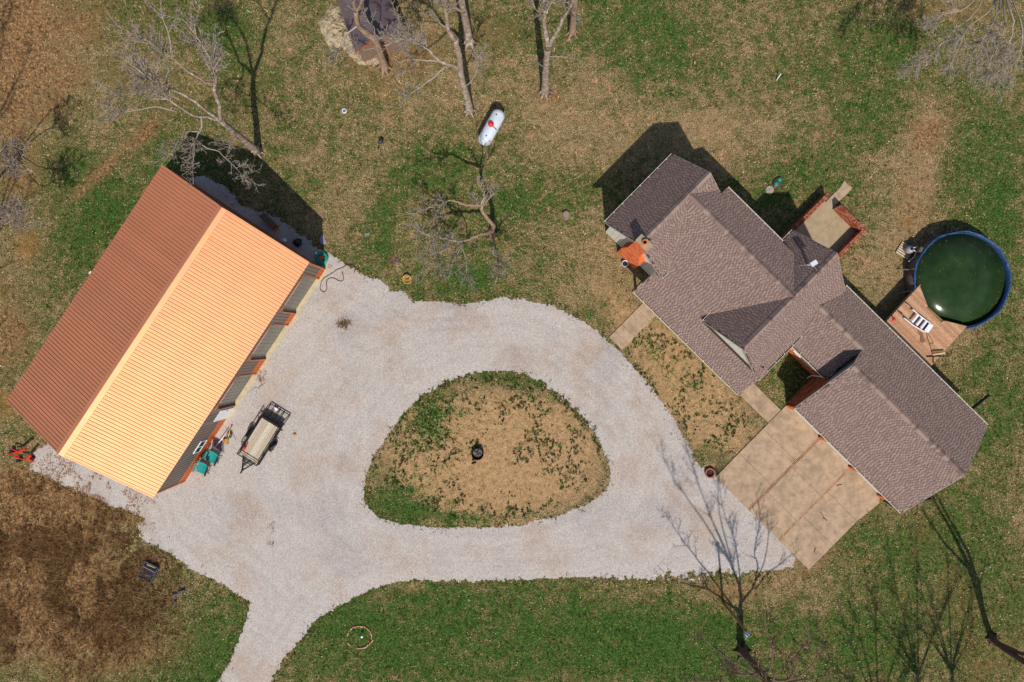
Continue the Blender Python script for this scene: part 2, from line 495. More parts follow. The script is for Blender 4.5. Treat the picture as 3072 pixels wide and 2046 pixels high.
# ------------------------------------------------------------------ gravel drive: loose edge, cells left out where turf shows through
def make_gravel_mat():
    m, t, p, o = newmat('limestone_gravel')
    co = pos(t)
    v = N(t, 'ShaderNodeTexVoronoi'); v.inputs['Scale'].default_value = 21.0; L(t, co, v.inputs['Vector'])
    bw = N(t, 'ShaderNodeRGBToBW'); L(t, v.outputs['Color'], bw.inputs[0])
    stone = ramp(t, bw.outputs[0], [(0.1, lin(158, 148, 140)), (0.35, lin(174, 164, 156)), (0.6, lin(185, 175, 167)), (0.9, lin(200, 191, 184))])
    stone = mix(t, 1.0, stone, ramp(t, noise(t, co, 14, 3, 0.7), [(0.32, 0.9), (0.5, 0.97), (0.7, 1.03)]), 'MULTIPLY')
    warm = mrange(t, noise(t, co, 0.28, 4, 0.6), 0.46, 0.68)
    stone = mix(t, mth(t, 'MULTIPLY', warm, 0.55), stone, mix(t, 1.0, stone, lin(240, 220, 202), 'MULTIPLY'))
    grey = mrange(t, noise(t, co, 0.21, 3, 0.5), 0.52, 0.66)
    stone = mix(t, mth(t, 'MULTIPLY', grey, 0.3), stone, mix(t, 1.0, stone, lin(214, 214, 222), 'MULTIPLY'))
    clay = mrange(t, noise(t, co, 0.55, 5, 0.7), 0.64, 0.76)
    stone = mix(t, mth(t, 'MULTIPLY', clay, 0.35), stone, lin(196, 160, 126))
    # faint wheel tracks swept round the island
    q = S(1130, 1050)
    mp = N(t, 'ShaderNodeMapping'); mp.inputs['Location'].default_value = (-q.x, -q.y, 0); L(t, co, mp.inputs[0])
    sc = N(t, 'ShaderNodeVectorMath', operation='MULTIPLY'); L(t, mp.outputs[0], sc.inputs[0]); sc.inputs[1].default_value = (0.66, 1.0, 0)
    ln = N(t, 'ShaderNodeVectorMath', operation='LENGTH'); L(t, sc.outputs[0], ln.inputs[0])
    wob = mth(t, 'ADD', ln.outputs['Value'], mth(t, 'MULTIPLY', noise(t, co, 0.3, 2), 1.2))
    cb = N(t, 'ShaderNodeCombineXYZ'); L(t, wob, cb.inputs[0])
    tr = noise(t, cb.outputs[0], 1.7, 5, 0.65)
    tk = N(t, 'ShaderNodeAttribute', attribute_name='track').outputs['Fac']
    stone = mix(t, mth(t, 'MULTIPLY', mth(t, 'MULTIPLY', tk, .3), mrange(t, noise(t, co, 1.1, 4, .6), .35, .6)), stone, mix(t, 1.0, stone, lin(226, 219, 212), 'MULTIPLY'))
    stone = mix(t, 1.0, stone, ramp(t, tr, [(0.36, 0.94), (0.5, 1.0), (0.66, 1.04)]), 'MULTIPLY')
    L(t, stone, p.inputs['Base Color'])
    p.inputs['Roughness'].default_value = 0.95; p.inputs['Specular IOR Level'].default_value = 0.15
    bump(t, p, mth(t, 'SUBTRACT', 1.0, v.outputs['Distance']), 0.3, 0.015)
    return m


M_gravel = make_gravel_mat()
GS = 0.1
hx = np.arange(-36.5, 25.0, GS); hy = np.arange(-27.0, 18.0, GS)
HX, HY = np.meshgrid(hx, hy)
HF = gravel_field(HX, HY)
keep = (HF[:-1, :-1] + HF[1:, 1:] + HF[1:, :-1] + HF[:-1, 1:]) > 0
idx = np.arange(HX.size).reshape(HX.shape)
Fq = np.stack([idx[:-1, :-1][keep], idx[:-1, 1:][keep], idx[1:, 1:][keep], idx[1:, :-1][keep]], 1)
used, inv = np.unique(Fq.ravel(), return_inverse=True)
rng = np.random.default_rng(5)
VX = HX.ravel()[used] + rng.uniform(-.035, .035, len(used)); VY = HY.ravel()[used] + rng.uniform(-.035, .035, len(used))
VZ = 0.006 + np.clip(HF.ravel()[used], 0, .6) * 0.03 + 0.02 * vnoise(VX * 0.8, VY * 0.8, 8) * np.clip(HF.ravel()[used], 0, 1)
me = bulk_mesh('gravel_driveway', np.stack([VX, VY, VZ], 1), inv.reshape(-1, 4), None, M_gravel)
GD = np.minimum(np.maximum(sdf(GRAVEL, VX, VY), sdf(GRAVEL_BACK, VX, VY)), -sdf(ISLAND, VX, VY)) + .5 * (vnoise(VX * .3, VY * .3, 70) - .5)
trk = sum(np.exp(-((GD - c_) / .2) ** 2) for c_ in (1.25, 1.9, 2.9, 3.4)) + .7 * np.exp(-((GD - 4.6) / .2) ** 2)
ta_ = me.attributes.new('track', 'FLOAT', 'POINT'); ta_.data.foreach_set('value', np.clip(trk, 0, 1).astype(np.float32))
tag(link('gravel_driveway', me), kind='structure')

# ------------------------------------------------------------------ house frame: u runs down-right along the eaves, v up-right
HA = R(-44.6)
UX, UY = math.cos(HA), math.sin(HA)
H0 = (13.0, 13.0)            # the house's own origin in (u, v)


def HW(u, v, z=0.0): return Vector((u * UX - v * UY, u * UY + v * UX, z))


def hl(u, v): return (u - H0[0], v - H0[1])


M_conc = pm('concrete', lin(172, 146, 120), 0.9, 0, 2.2, 0.3, 0.35, 0.2, lin(132, 114, 90), 0.6, obj=False)
M_conc2 = pm('concrete_pale', lin(164, 145, 116), 0.9, 0, 1.8, 0.22, 0.25, 0.2, lin(140, 122, 96), 0.5)
M_brickv = vcol('brick', 0.85, 30, 0.25, 0.3, 0.2)
M_mortar = pm('mortar', lin(170, 150, 130), 0.95, 0, 9, 0.2, 0.2, 0.1)
M_joint = pm('joint_soil', lin(122, 96, 68), 0.95, 0, 9, 0.3, 0.2, 0.1)
BRICKC = [lin(224, 118, 68), lin(208, 104, 60), lin(232, 134, 84), lin(198, 94, 56), lin(216, 122, 80), lin(188, 86, 54)]
BRICKD = [lin(160, 88, 62), lin(142, 74, 52), lin(172, 104, 78), lin(126, 66, 50), lin(180, 116, 92), lin(150, 92, 70)]
BRICKP = [lin(186, 146, 114), lin(176, 134, 104), lin(190, 152, 122), lin(168, 124, 96), lin(184, 144, 116)]


def brick_meshes(lx, ly, lz, pal, nm='brick'):
    out = []
    for c in pal:
        b = 0.006
        q = MB()
        q.hexa([(-lx / 2, -ly / 2, 0), (lx / 2, -ly / 2, 0), (lx / 2, ly / 2, 0), (-lx / 2, ly / 2, 0)],
               [(-lx / 2 + b, -ly / 2 + b, lz), (lx / 2 - b, -ly / 2 + b, lz), (lx / 2 - b, ly / 2 - b, lz), (-lx / 2 + b, ly / 2 - b, lz)], c)
        out.append(q.mesh(nm, M_brickv, False, True))
    return out


# concrete drive in three bays with two brick bands
drive = link('concrete_driveway', MB().prism([(16.9 - 13, 3.24 - 6.5), (26.1 - 13, 3.24 - 6.5), (26.1 - 13, 10.4 - 6.5), (16.9 - 13, 10.4 - 6.5)], 0.0, 0.03).mesh('concrete_driveway', M_joint), loc=HW(13, 6.5))
drive.rotation_euler = (0, 0, HA)
tag(drive, kind='structure')
bays = [(16.88, 20.06), (20.27, 23.07), (23.23, 26.13)]
for bi, (a, b) in enumerate(bays):
    cuts = [3.2, 5.6, 8.0, 10.42] if bi != 1 else [3.2, 5.05, 7.5, 10.42]
    for k in range(3):
        v0, v1 = cuts[k] + 0.009, cuts[k + 1] - 0.009
        j = random.uniform(-.004, .004)
        P = [(a, v0), (b, v0), (b, v1), (a, v1)]
        if bi == 2 and k == 2: P = [(a, v0), (b, v0), (26.3, 9.4), (26.35, 10.0), (26.0, v1), (a, v1)]
        MB().prism([(u - 13, v - 6.5) for u, v in P], 0.032, 0.075 + j).build('concrete_slab', M_conc, drive)
bm_ = brick_meshes(0.195, 0.076, 0.075, BRICKP)
for (a, b) in ((20.06, 20.27), (23.07, 23.23)):
    n = int(7.2 / 0.205)
    for k in range(n):
        rows = 2
        for r_ in range(rows):
            o = link('brick', random.choice(bm_), drive)
            o.location = ((a + (b - a) * (r_ + .5) / rows) - 13, 3.3 + k * 0.205 + (0.1 if r_ % 2 else 0) - 6.5, 0.006 + random.uniform(0, .004))
            o.rotation_euler = (0, 0, math.pi / 2 + random.uniform(-.02, .02))

wk = link('front_walkway', MB().prism([(-.62, -1.75), (.62, -1.75), (.62, 2.6), (-.62, 2.6)], 0, 0.03).mesh('front_walkway', M_joint), loc=HW(5.3, 6.75))
wk.rotation_euler = (0, 0, HA); tag(wk, kind='structure')
for v0, v1 in ((-1.76, -1.2), (-1.185, -.5), (-.485, 1.0), (1.015, 1.6), (1.615, 2.6)):
    MB().box(-.63, .63, v0, v1, 0.03, 0.075 + random.uniform(0, .006)).build('concrete_slab', M_conc, wk)
wk = link('side_walkway', MB().prism([(-1.4, -.63), (1.38, -.63), (1.38, .63), (-1.4, .63)], 0, 0.03).mesh('side_walkway', M_joint), loc=HW(15.45, 9.17))
wk.rotation_euler = (0, 0, HA); tag(wk, kind='structure')
MB().box(-1.4, .25, -.63, .63, 0.03, 0.078).build('concrete_slab', M_conc, wk)
MB().box(.262, 1.385, -.63, .63, 0.03, 0.074).build('concrete_slab', M_conc, wk)


# ------------------------------------------------------------------ the house
house = thing('house', 'sprawling ranch house with mauve brown shingled cross gables and attached garage', 'house', HW(*H0), HA)
M_siding = pm('pale_siding', lin(208, 203, 190), 0.6, 0, 2.0, 0.08, 0.05, 0.3)
M_trim = pm('white_trim', lin(232, 228, 216), 0.5, 0, 3, 0.06, 0, 0.35)
M_brickw = pm('brick_wall', lin(150, 74, 46), 0.9, 0, 14, 0.4, 0.3, 0.15)
M_deck = pm('roof_underlay', lin(60, 50, 48), 0.95, 0, 5, 0.2, 0, 0.1)
M_shing = vcol('asphalt_shingle', 0.92, 60, 0.35, 0.3, 0.15)
M_glass = pm('window_glass', (0.03, 0.04, 0.05), 0.06, 0, 2, 0.2, 0, 0.6)
M_dark = pm('dark_gap', (0.02, 0.018, 0.016), 0.9, 0, 3, 0.2)
M_rake = pm('taupe_rake', lin(150, 138, 128), .6, 0, 3, .1)
M_soffit = pm('soffit', lin(200, 192, 176), 0.7, 0, 3, 0.1)
M_flue = pm('galvanised_white', lin(204, 206, 208), 0.4, 0.0, 4, 0.08)
M_stoop = pm('stained_step', lin(122, 96, 70), 0.85, 0, 5, 0.3, 0.2)

ZE, ZR = 4.1, 6.35
# gable slopes in (u, v): axis 0 = slope rises along u, 1 = along v
# each: name, eave coordinate, eave z, ridge coordinate, ridge z, axis, list of (across0, across1, from, to) patches
SL = [('A_front', 8.05, 2.8, 14.0, ZR, 1, [(3.5, 13.15, 8.05, 10.1), (1.5, 10.35, 10.1, 14.0)]),
      ('A_back', 16.43, 4.91, 14.0, ZR, 1, [(2.9, 10.35, 15.75, 16.43), (1.5, 10.35, 14.0, 15.75)]),
      ('B_left', -1.06, ZE, 1.39, ZR, 0, [(9.65, 15.8, -1.06, 1.39)]),
      ('B_right', 3.96, ZE, 1.39, ZR, 0, [(9.65, 15.8, 1.39, 3.96)]),
      ('C_left', 7.9, ZE, 10.35, ZR, 0, [(9.55, 17.75, 7.9, 10.35)]),
      ('C_right', 13.3, 3.06, 10.35, ZR, 0, [(9.55, 17.75, 10.35, 13.3)]),
      ('D_front', 12.88, 2.68, 15.53, 4.0, 1, [(12.2, 16.56, 12.88, 15.53)]),
      ('DE_back', 18.13, 2.7, 14.1, 4.7, 1, [(16.5, 26.42, 14.1, 18.13), (12.6, 16.5, 15.53, 18.13)]),
      ('E_front', 10.08, 2.7, 14.1, 4.7, 1, [(16.5, 26.42, 10.08, 14.1)])]


def slope_z(s, u, v):
    c = u if s[5] == 0 else v
    return s[2] + (s[4] - s[2]) * (c - s[1]) / (s[3] - s[1])


def in_slope(s, u, v):
    for a0, a1, b0, b1 in s[6]:
        if s[5] == 1 and a0 <= u <= a1 and b0 <= v <= b1: return True
        if s[5] == 0 and b0 <= u <= b1 and a0 <= v <= a1: return True
    return False


def top_other(me_, u, v):
    m = -9
    for s in SL:
        if s is me_: continue
        if in_slope(s, u, v): m = max(m, slope_z(s, u, v))
    return m


# roof body: one sheathing slab carrying everything of the roof
mb = MB()
for s in SL:
    for a0, a1, b0, b1 in s[6]:
        if s[5] == 1: q = [(a0, b0), (a1, b0), (a1, b1), (a0, b1)]
        else: q = [(b0, a0), (b1, a0), (b1, a1), (b0, a1)]
        t_ = [(*hl(u, v), slope_z(s, u, v) - 0.004) for u, v in q]
        b_ = [(x, y, z - 0.13) for x, y, z in t_]
        mb.hexa(b_, t_)
roof = mb.build('roof', M_deck, house)

PAL = [lin(146, 124, 115), lin(138, 116, 108), lin(152, 131, 121), lin(140, 118, 113), lin(149, 127, 114), lin(132, 110, 102)]
PALD = [lin(114, 94, 87), lin(119, 98, 91), lin(109, 90, 84), lin(123, 102, 94)]
EXPO, WQ, WD = 0.13, (0.1, 0.12, 0.14), (0.075, 0.085, 0.095)
tabs = []
for s in SL:
    run = abs(s[3] - s[1]); rise = s[4] - s[2]
    sl = math.hypot(run, rise)
    sg = 1 if s[3] > s[1] else -1
    ncourse = int(sl / EXPO)
    lo = min(p[0] for p in s[6]); hi = max(p[1] for p in s[6])
    for k in range(ncourse):
        f0 = k * EXPO / sl
        c0 = s[1] + sg * run * f0
        cm = s[1] + sg * run * (f0 + 0.5 * EXPO / sl)
        # wear: courses drift in tone a little
        a = lo - (.12 if k % 2 else 0) - random.uniform(0, .2) ; dark = False
        while a < hi:
            wd = WD[random.choice((0, 1, 1, 2))] if dark else WQ[1]
            m = a + wd / 2
            u, v = (m, cm) if s[5] == 1 else (cm, m)
            if in_slope(s, u, v) and lo - .01 <= a and a + wd <= hi + .06:
                z = slope_z(s, u, v)
                if z > top_other(s, u, v) - 0.1:
                    tabs.append((s, m, c0, wd, dark, sg, random.randrange(4 if dark else 6), z))
            a += wd + 0.004
            dark = (not dark) if (dark or random.random() < .96) else dark
    # colour index is drawn per tab


def tab_shape(wd, dark, col):
    th = 0.009 if dark else 0.015
    h = EXPO + 0.05
    b = MB()
    b.add([(-wd / 2, 0, 0), (wd / 2, 0, 0), (-wd / 2, 0, th), (wd / 2, 0, th), (wd / 2, h, 0.003), (-wd / 2, h, 0.003)],
          [(0, 1, 3, 2), (2, 3, 4, 5), (0, 2, 5), (1, 4, 3)], col)
    return b


def tab_matrix(s, m, c0, sg):
    if s[5] == 1: ex = Vector((sg * 1.0, 0, 0)); plan = Vector((0, sg, 0)); p = (m, c0)
    else: ex = Vector((0, -sg * 1.0, 0)); plan = Vector((sg, 0, 0)); p = (c0, m)
    sl_ = (s[4] - s[2]) / abs(s[3] - s[1])
    up = (plan + Vector((0, 0, sl_))).normalized()
    nz = ex.cross(up).normalized()
    x, y = hl(*p)
    M = Matrix((ex, up, nz)).transposed().to_4x4()
    M.translation = Vector((x, y, slope_z(s, *p))) 
    return M


tabs.sort(key=lambda q: -q[7])
cache = {}
rest_v, rest_f, rest_c = [], [], []
for i, (s, m, c0, wd, dark, sg, ci, z) in enumerate(tabs):
    col = (PALD if dark else PAL)[ci]
    M = tab_matrix(s, m, c0, sg)
    if i < 300:
        key = (wd, dark, ci)
        if key not in cache: cache[key] = tab_shape(wd, dark, col).mesh('shingle', M_shing, False, True)
        link('shingle', cache[key], roof, mat4=M)
    else:
        k = len(rest_v); b = tab_shape(wd, dark, col)
        rest_v += [tuple(M @ Vector(p)) for p in b.v]
        rest_f += [tuple(j + k for j in f) for f in b.f]; rest_c += b.c
mb = MB(); mb.v, mb.f, mb.c = rest_v, rest_f, rest_c
mb.build('shingles', M_shing, roof, col=True, kind='stuff')

# ridge caps, each folded over the ridge
capc = {}


def ridge(p0, p1, za, sl_l, sl_r, skip=lambda t: False):
    d = Vector((p1[0] - p0[0], p1[1] - p0[1], 0)); Ln = d.length; d.normalize()
    n = Vector((-d.y, d.x, 0))
    ang = math.atan2(d.y, d.x)
    cnt = int(Ln / 0.2)
    for k in range(cnt):
        key = (round(sl_l, 2), round(sl_r, 2), random.randrange(5))
        if key not in capc:
            wv = 0.19; L_ = 0.27; th = 0.04
            col = (PAL + PALD)[random.randrange(8)]
            b = MB()
            b.add([(0, wv, -wv * sl_l + .012), (0, 0, 0.028), (0, -wv, -wv * sl_r + .012), (L_, wv, -wv * sl_l), (L_, 0, 0.008), (L_, -wv, -wv * sl_r),
                   (0, wv, -wv * sl_l - th), (0, -wv, -wv * sl_r - th), (L_, wv, -wv * sl_l - th), (L_, -wv, -wv * sl_r - th)],
                  [(0, 1, 4, 3), (1, 2, 5, 4), (0, 6, 7, 2, 1), (0, 3, 8, 6), (2, 7, 9, 5)], col)
            capc[key] = b.mesh('ridge_cap', M_shing, False, True)
        x, y = hl(p0[0] + d.x * k * 0.2, p0[1] + d.y * k * 0.2)
        o = link('ridge_cap', capc[key], roof)
        o.location = (x, y, za + 0.03); o.rotation_euler = (0, 0, ang)


sA = 3.55 / 5.95; sB = 2.25 / 2.46; sCr = 3.29 / 2.95; sE = 2.0 / 4.03; sD = 1.32 / 2.65
ridge((10.35, 14.0), (1.5, 14.0), ZR, sA, sA)
ridge((1.39, 15.8), (1.39, 10.15), ZR, sB, sB)
ridge((10.35, 17.75), (10.35, 9.55), ZR, sCr, sB)
ridge((16.5, 15.53), (12.3, 15.53), 4.0, sD, sE)
ridge((26.42, 14.1), (16.5, 14.1), 4.7, sE, sE)


# walls (under the eaves), gables, gutters, rakes
def wallbox(u0, u1, v0, v1, z0, z1, mat, name='wall', parent=house):
    a = hl(u0, v0); b = hl(u1, v1)
    return MB().box(a[0], b[0], a[1], b[1], z0, z1).build(name, mat, parent)


def gable_wall(u0, u1, v, ridge_u, ze_, zr_, mat, th=0.15, z0=0.0):
    x0, y = hl(u0, v); x1, _ = hl(u1, v); xr, _ = hl(ridge_u, v)
    b = MB()
    vs = [(x0, y, z0), (x1, y, z0), (x1, y, ze_[1]), (xr, y, zr_), (x0, y, ze_[0])]
    vs2 = [(x, y + th, z) for x, y, z in vs]
    b.add(vs + vs2, [(0, 1, 2, 3, 4), (9, 8, 7, 6, 5), (0, 5, 6, 1), (1, 6, 7, 2), (2, 7, 8, 3), (3, 8, 9, 4), (4, 9, 5, 0)])
    return b.build('wall', mat, house)


zA = lambda v: 2.8 + sA * (v - 8.05)
# main block
wallbox(-.72, 3.65, 10.15, 15.35, 0, 4.25, M_siding)
wallbox(3.65, 12.75, 10.07, 16.15, 0, 3.6, M_siding)
wallbox(8.2, 12.75, 16.15, 17.35, 0, 3.4, M_brickw)
gable_wall(-.72, 3.65, 15.35, 1.39, (4.25, 4.25), 6.08, M_siding)
gable_wall(8.3, 12.75, 17.35, 10.35, (4.25, 3.3), 6.08, M_siding, z0=2.0)
# front gable of the left wing: upright siding panels with open joints on a dark backing
gable_wall(-.72, 3.65, 10.12, 1.39, (4.25, 4.25), 6.08, M_dark, 0.06)


def siding_panels(u0, u1, v, z0, step, zf, mat=M_siding):
    n = int(round((u1 - u0) / step)); st = (u1 - u0) / n
    for k in range(n):
        a, b = u0 + k * st + .008, u0 + (k + 1) * st - .008
        x0, y = hl(a, v); x1, _ = hl(b, v)
        q = MB()
        za, zb = zf(a), zf(b)
        pts = [(x0, z0), (x1, z0), (x1, zb)]
        if (a - 1.39) * (b - 1.39) < 0 and abs(u0 + .72) < .5: pts.append((hl(1.39, v)[0], zf(1.39)))
        pts.append((x0, za))
        nn = len(pts)
        q.add([(p[0], y, p[1]) for p in pts] + [(p[0], y + .045, p[1]) for p in pts],
              [tuple(range(nn)), tuple(range(2 * nn - 1, nn - 1, -1))] + [(i, nn + i, nn + (i + 1) % nn, (i + 1) % nn) for i in range(nn)])
        q.build('siding_panel', mat, house)


zB = lambda u: ZR - .2 - sB * abs(u - 1.39)
siding_panels(-.72, 3.65, 10.06, 0.06, 0.437, zB)
# front dormer gable of the middle wing, standing on the main roof
gable_wall(8.35, 12.75, 9.74, 10.35, (ZE - .05 + .45 * sB - .1, 3.06 + .55 * sCr - .15), 6.08, M_dark, 0.06, z0=3.0)
zCf = lambda u: (ZR - .2 - sB * (10.35 - u)) if u < 10.35 else (ZR - .2 - sCr * (u - 10.35))
siding_panels(8.2, 12.85, 9.68, 3.55, 0.445, zCf)
# connector and garage
wallbox(12.75, 16.75, 13.15, 17.75, 0, 1.0, M_brickw)
wallbox(12.75, 16.75, 13.2, 17.75, 1.0, 2.62, M_siding)
wallbox(16.83, 26.1, 10.5, 17.8, 0, 2.66, M_brickw)
for (vg) in (17.0,):
    pass
for ug in (16.83, 25.95):                                    # garage gable ends
    x, _ = hl(ug, 0)
    b = MB(); ys = [hl(0, v)[1] for v in (10.5, 17.8, 14.1)]
    b.add([(x, ys[0], 2.6), (x, ys[1], 2.6), (x, ys[2], 4.45), (x + .15, ys[0], 2.6), (x + .15, ys[1], 2.6), (x + .15, ys[2], 4.45)],
          [(0, 2, 1), (3, 4, 5), (0, 1, 4, 3), (1, 2, 5, 4), (2, 0, 3, 5)])
    b.build('gable', M_siding, house)
# brickwork of the garage side wall that faces the courtyard, laid brick by brick
bv, rows = MB(), 36
for r_ in range(rows):
    for k in range(13):
        v0 = 10.45 + k * 0.212 + (0.1 if r_ % 2 else 0)
        if v0 + .2 > 13.2: continue
        x, y = hl(16.79, v0)
        bv.box(x, x + .04, y, y + .2, r_ * .074 + .006, r_ * .074 + .07, random.choice(BRICKD))
for r_ in range(13):
    for k in range(19):
        u0 = 12.8 + k * 0.212 + (0.1 if r_ % 2 else 0)
        if u0 + .2 > 16.78: continue
        x, y = hl(u0, 13.1)
        bv.box(x, x + .2, y, y + .05, r_ * .074 + .006, r_ * .074 + .07, random.choice(BRICKC))
bv.build('brickwork', M_brickv, house, col=True, kind='stuff')
# courtyard windows
for k in range(3):
    u0 = 13.25 + k * 0.98
    x0, y = hl(u0, 13.14)
    fr = MB()
    for a in ((0, .06), (.8, .86)): fr.box(x0 + a[0], x0 + a[1], y - .04, y + .06, 1.05, 2.45)
    fr.box(x0, x0 + .86, y - .05, y + .06, 1.0, 1.06); fr.box(x0, x0 + .86, y - .04, y + .06, 2.4, 2.46)
    wn = fr.build('window', M_trim, house)
    MB().box(x0 + .06, x0 + .8, y + .02, y + .04, 1.06, 2.4).build('pane', M_glass, wn)
# down pipe in the courtyard corner
a = hl(16.62, 13.0)
MB().tube([(a[0], a[1], 2.6), (a[0], a[1], .25), (a[0] - .05, a[1] - .3, .08)], .045, 6).build('downspout', M_trim, house)
# garage doors and brick piers on the drive side
for (a, b) in ((17.35, 19.85), (20.5, 22.85), (23.45, 25.75)):
    x0, y = hl(a, 10.44); x1, _ = hl(b, 10.44)
    dr = MB().box(x0 - .06, x1 + .06, y + .0, y + .05, 0.08, 2.36).build('garage_door', M_trim, house)
    for k in range(4):
        MB().box(x0, x1, y - .03, y - .004, .1 + k * .56, .1 + k * .56 + .54).build('door_panel', M_siding, dr)
    MB().box(x0 - .1, x1 + .1, y - .08, y + .04, 2.37, 2.47).build('door_header', M_trim, house)
for u in (17.05, 20.17, 23.15, 25.95):
    x, y = hl(u, 10.4)
    q = MB()
    for r_ in range(32):
        for k in (-1, 0, 1):
            q.box(x + k * .1 - .046, x + k * .1 + .046, y - .12, y + .03, r_ * .074 + .08, r_ * .074 + .146, random.choice(BRICKC))
    q.build('brick_pier', M_brickv, house, col=True)
# porch under the long front eave
x0, y0 = hl(3.6, 8.35); x1, y1 = hl(13.0, 10.07)
MB().box(x0, x1, y0, y1, 0, 0.14).build('porch_floor', M_conc, house)
for u in (3.85, 6.9, 9.95, 12.9):
    x, y = hl(u, 8.5)
    MB().box(x - .07, x + .07, y - .07, y + .07, .14, 2.75).build('porch_post', M_trim, house)
x0, y = hl(6.3, 10.04)
dr = MB().box(x0, x0 + .95, y - .04, y, .15, 2.2).build('front_door', M_trim, house)
MB().lathe([(.03, 0), (.035, .03), (.0, .05)], 8, (x0 + .85, y - .06, 1.1)).build('door_handle', M_dark, dr)
# narrow stained step along the back wall
x0, y0 = hl(3.95, 16.2); x1, y1 = hl(8.2, 18.42)
MB().box(x0, x1, y0, y1, 0, .16).build('back_step', M_stoop, house)


def gutter(p0, p1, z, out):
    """white open gutter along an eave; out = outward unit vector in (u, v)"""
    d = Vector((p1[0] - p0[0], p1[1] - p0[1])); d.normalize()
    o = Vector(out)
    b = MB()

    def strip(o0, o1, z0, z1):
        q = []
        for (pp, oo) in ((p0, o0), (p1, o0), (p1, o1), (p0, o1)):
            x, y = hl(pp[0] + o.x * oo, pp[1] + o.y * oo); q.append((x, y))
        b.prism(q, z0, z1)
    strip(-.02, .0, z - .16, z - .02)
    strip(.0, .11, z - .125, z - .115)
    strip(.10, .116, z - .12, z - .01)
    g = b.build('gutter', M_trim, house)
    b = MB(); strip(.002, .098, z - .113, z - .105); b.build('trough', M_stoop, g)
    Ln = (Vector(p1) - Vector(p0)).length
    h = MB()
    for k in range(int(Ln / .8) + 1):
        c = Vector(p0) + d * min(Ln - .03, .05 + k * .8)
        for a0, a1 in ((-.02, .13),):
            q = [c + o * a0 - d * .012, c + o * a0 + d * .012, c + o * a1 + d * .012, c + o * a1 - d * .012]
            h.prism([hl(p.x, p.y) for p in q], z - .02, z - .004)
    h.build('gutter_hangers', M_trim, g, kind='stuff')


gutter((3.5, 8.05), (13.15, 8.05), 2.8, (0, -1))
gutter((2.9, 16.43), (7.75, 16.43), 4.91, (0, 1))
gutter((-1.06, 9.65), (-1.06, 15.8), ZE, (-1, 0))
gutter((3.96, 9.65), (3.96, 11.2), ZE, (1, 0))
gutter((7.9, 9.55), (7.9, 11.1), ZE, (-1, 0))
gutter((7.9, 16.6), (7.9, 17.75), ZE, (-1, 0))
gutter((13.3, 9.55), (13.3, 13.7), 3.06, (1, 0))
gutter((13.38, 12.88), (16.45, 12.88), 2.68, (0, -1))
gutter((13.2, 18.13), (26.42, 18.13), 2.7, (0, 1))
gutter((16.5, 10.08), (26.42, 10.08), 2.7, (0, -1))


def rake(p0, z0, p1, z1, out):
    o = Vector(out)
    a0 = hl(*(Vector(p0) + o * .003)); a1 = hl(*(Vector(p1) + o * .003)); b1 = hl(*(Vector(p1) + o * .035)); b0 = hl(*(Vector(p0) + o * .035))
    MB().hexa([(*a0, z0 - .17), (*b0, z0 - .17), (*b1, z1 - .17), (*a1, z1 - .17)], [(*a0, z0 + .012), (*b0, z0 + .012), (*b1, z1 + .012), (*a1, z1 + .012)]).build('rake_board', M_rake, house)


for v, o in ((9.65, (0, -1)), (15.8, (0, 1))):
    rake((-1.06, v), ZE, (1.39, v), ZR, o); rake((3.96, v), ZE, (1.39, v), ZR, o)
for v, o in ((9.55, (0, -1)), (17.75, (0, 1))):
    rake((7.9, v), ZE, (10.35, v), ZR, o); rake((13.3, v), 3.06, (10.35, v), ZR, o)
for u, o in ((16.5, (-1, 0)), (26.42, (1, 0))):
    rake((u, 10.08), 2.7, (u, 14.1), 4.7, o)
rake((26.42, 18.13), 2.7, (26.42, 14.1), 4.7, (1, 0))
rake((16.5, 15.5), 4.0, (16.5, 14.1), 4.7, (-1, 0))
rake((13.15, 8.05), 2.8, (13.15, 10.1), 4.02, (1, 0)); rake((3.5, 8.05), 2.8, (3.5, 10.0), 3.96, (-1, 0))
rake((2.9, 16.43), 4.91, (2.9, 15.75), 5.3, (-1, 0))

# chimney: brick stack with sloped shoulders and a mortar cap
core = MB()
prof = [(0, .88, 2.52), (2.4, .88, 2.52), (3.6, 1.08, 1.98), (6.6, 1.08, 1.98)]
for (z0, a0, b0), (z1, a1, b1) in zip(prof[:-1], prof[1:]):
    x00, y0 = hl(a0, 9.64); x01, _ = hl(b0, 9.64); x10, _ = hl(a1, 9.64); x11, y1 = hl(b1, 10.08)
    core.hexa([(x00, y0, z0), (x01, y0, z0), (x01, y1, z0), (x00, y1, z0)], [(x10, y0, z1), (x11, y0, z1), (x11, y1, z1), (x10, y1, z1)])
chim = core.build('chimney', M_mortar, roof)
cb = [MB().box(0, .2, -.03, .03, 0, .064, c) for c in BRICKC]
cbm = [b.mesh('brick', M_brickv, False, True) for b in cb]
half = [MB().box(0, .095, -.03, .03, 0, .064, c).mesh('brick', M_brickv, False, True) for c in BRICKC]
cnt = 0
bands = MB()
rows_ = int(6.54 / .078)
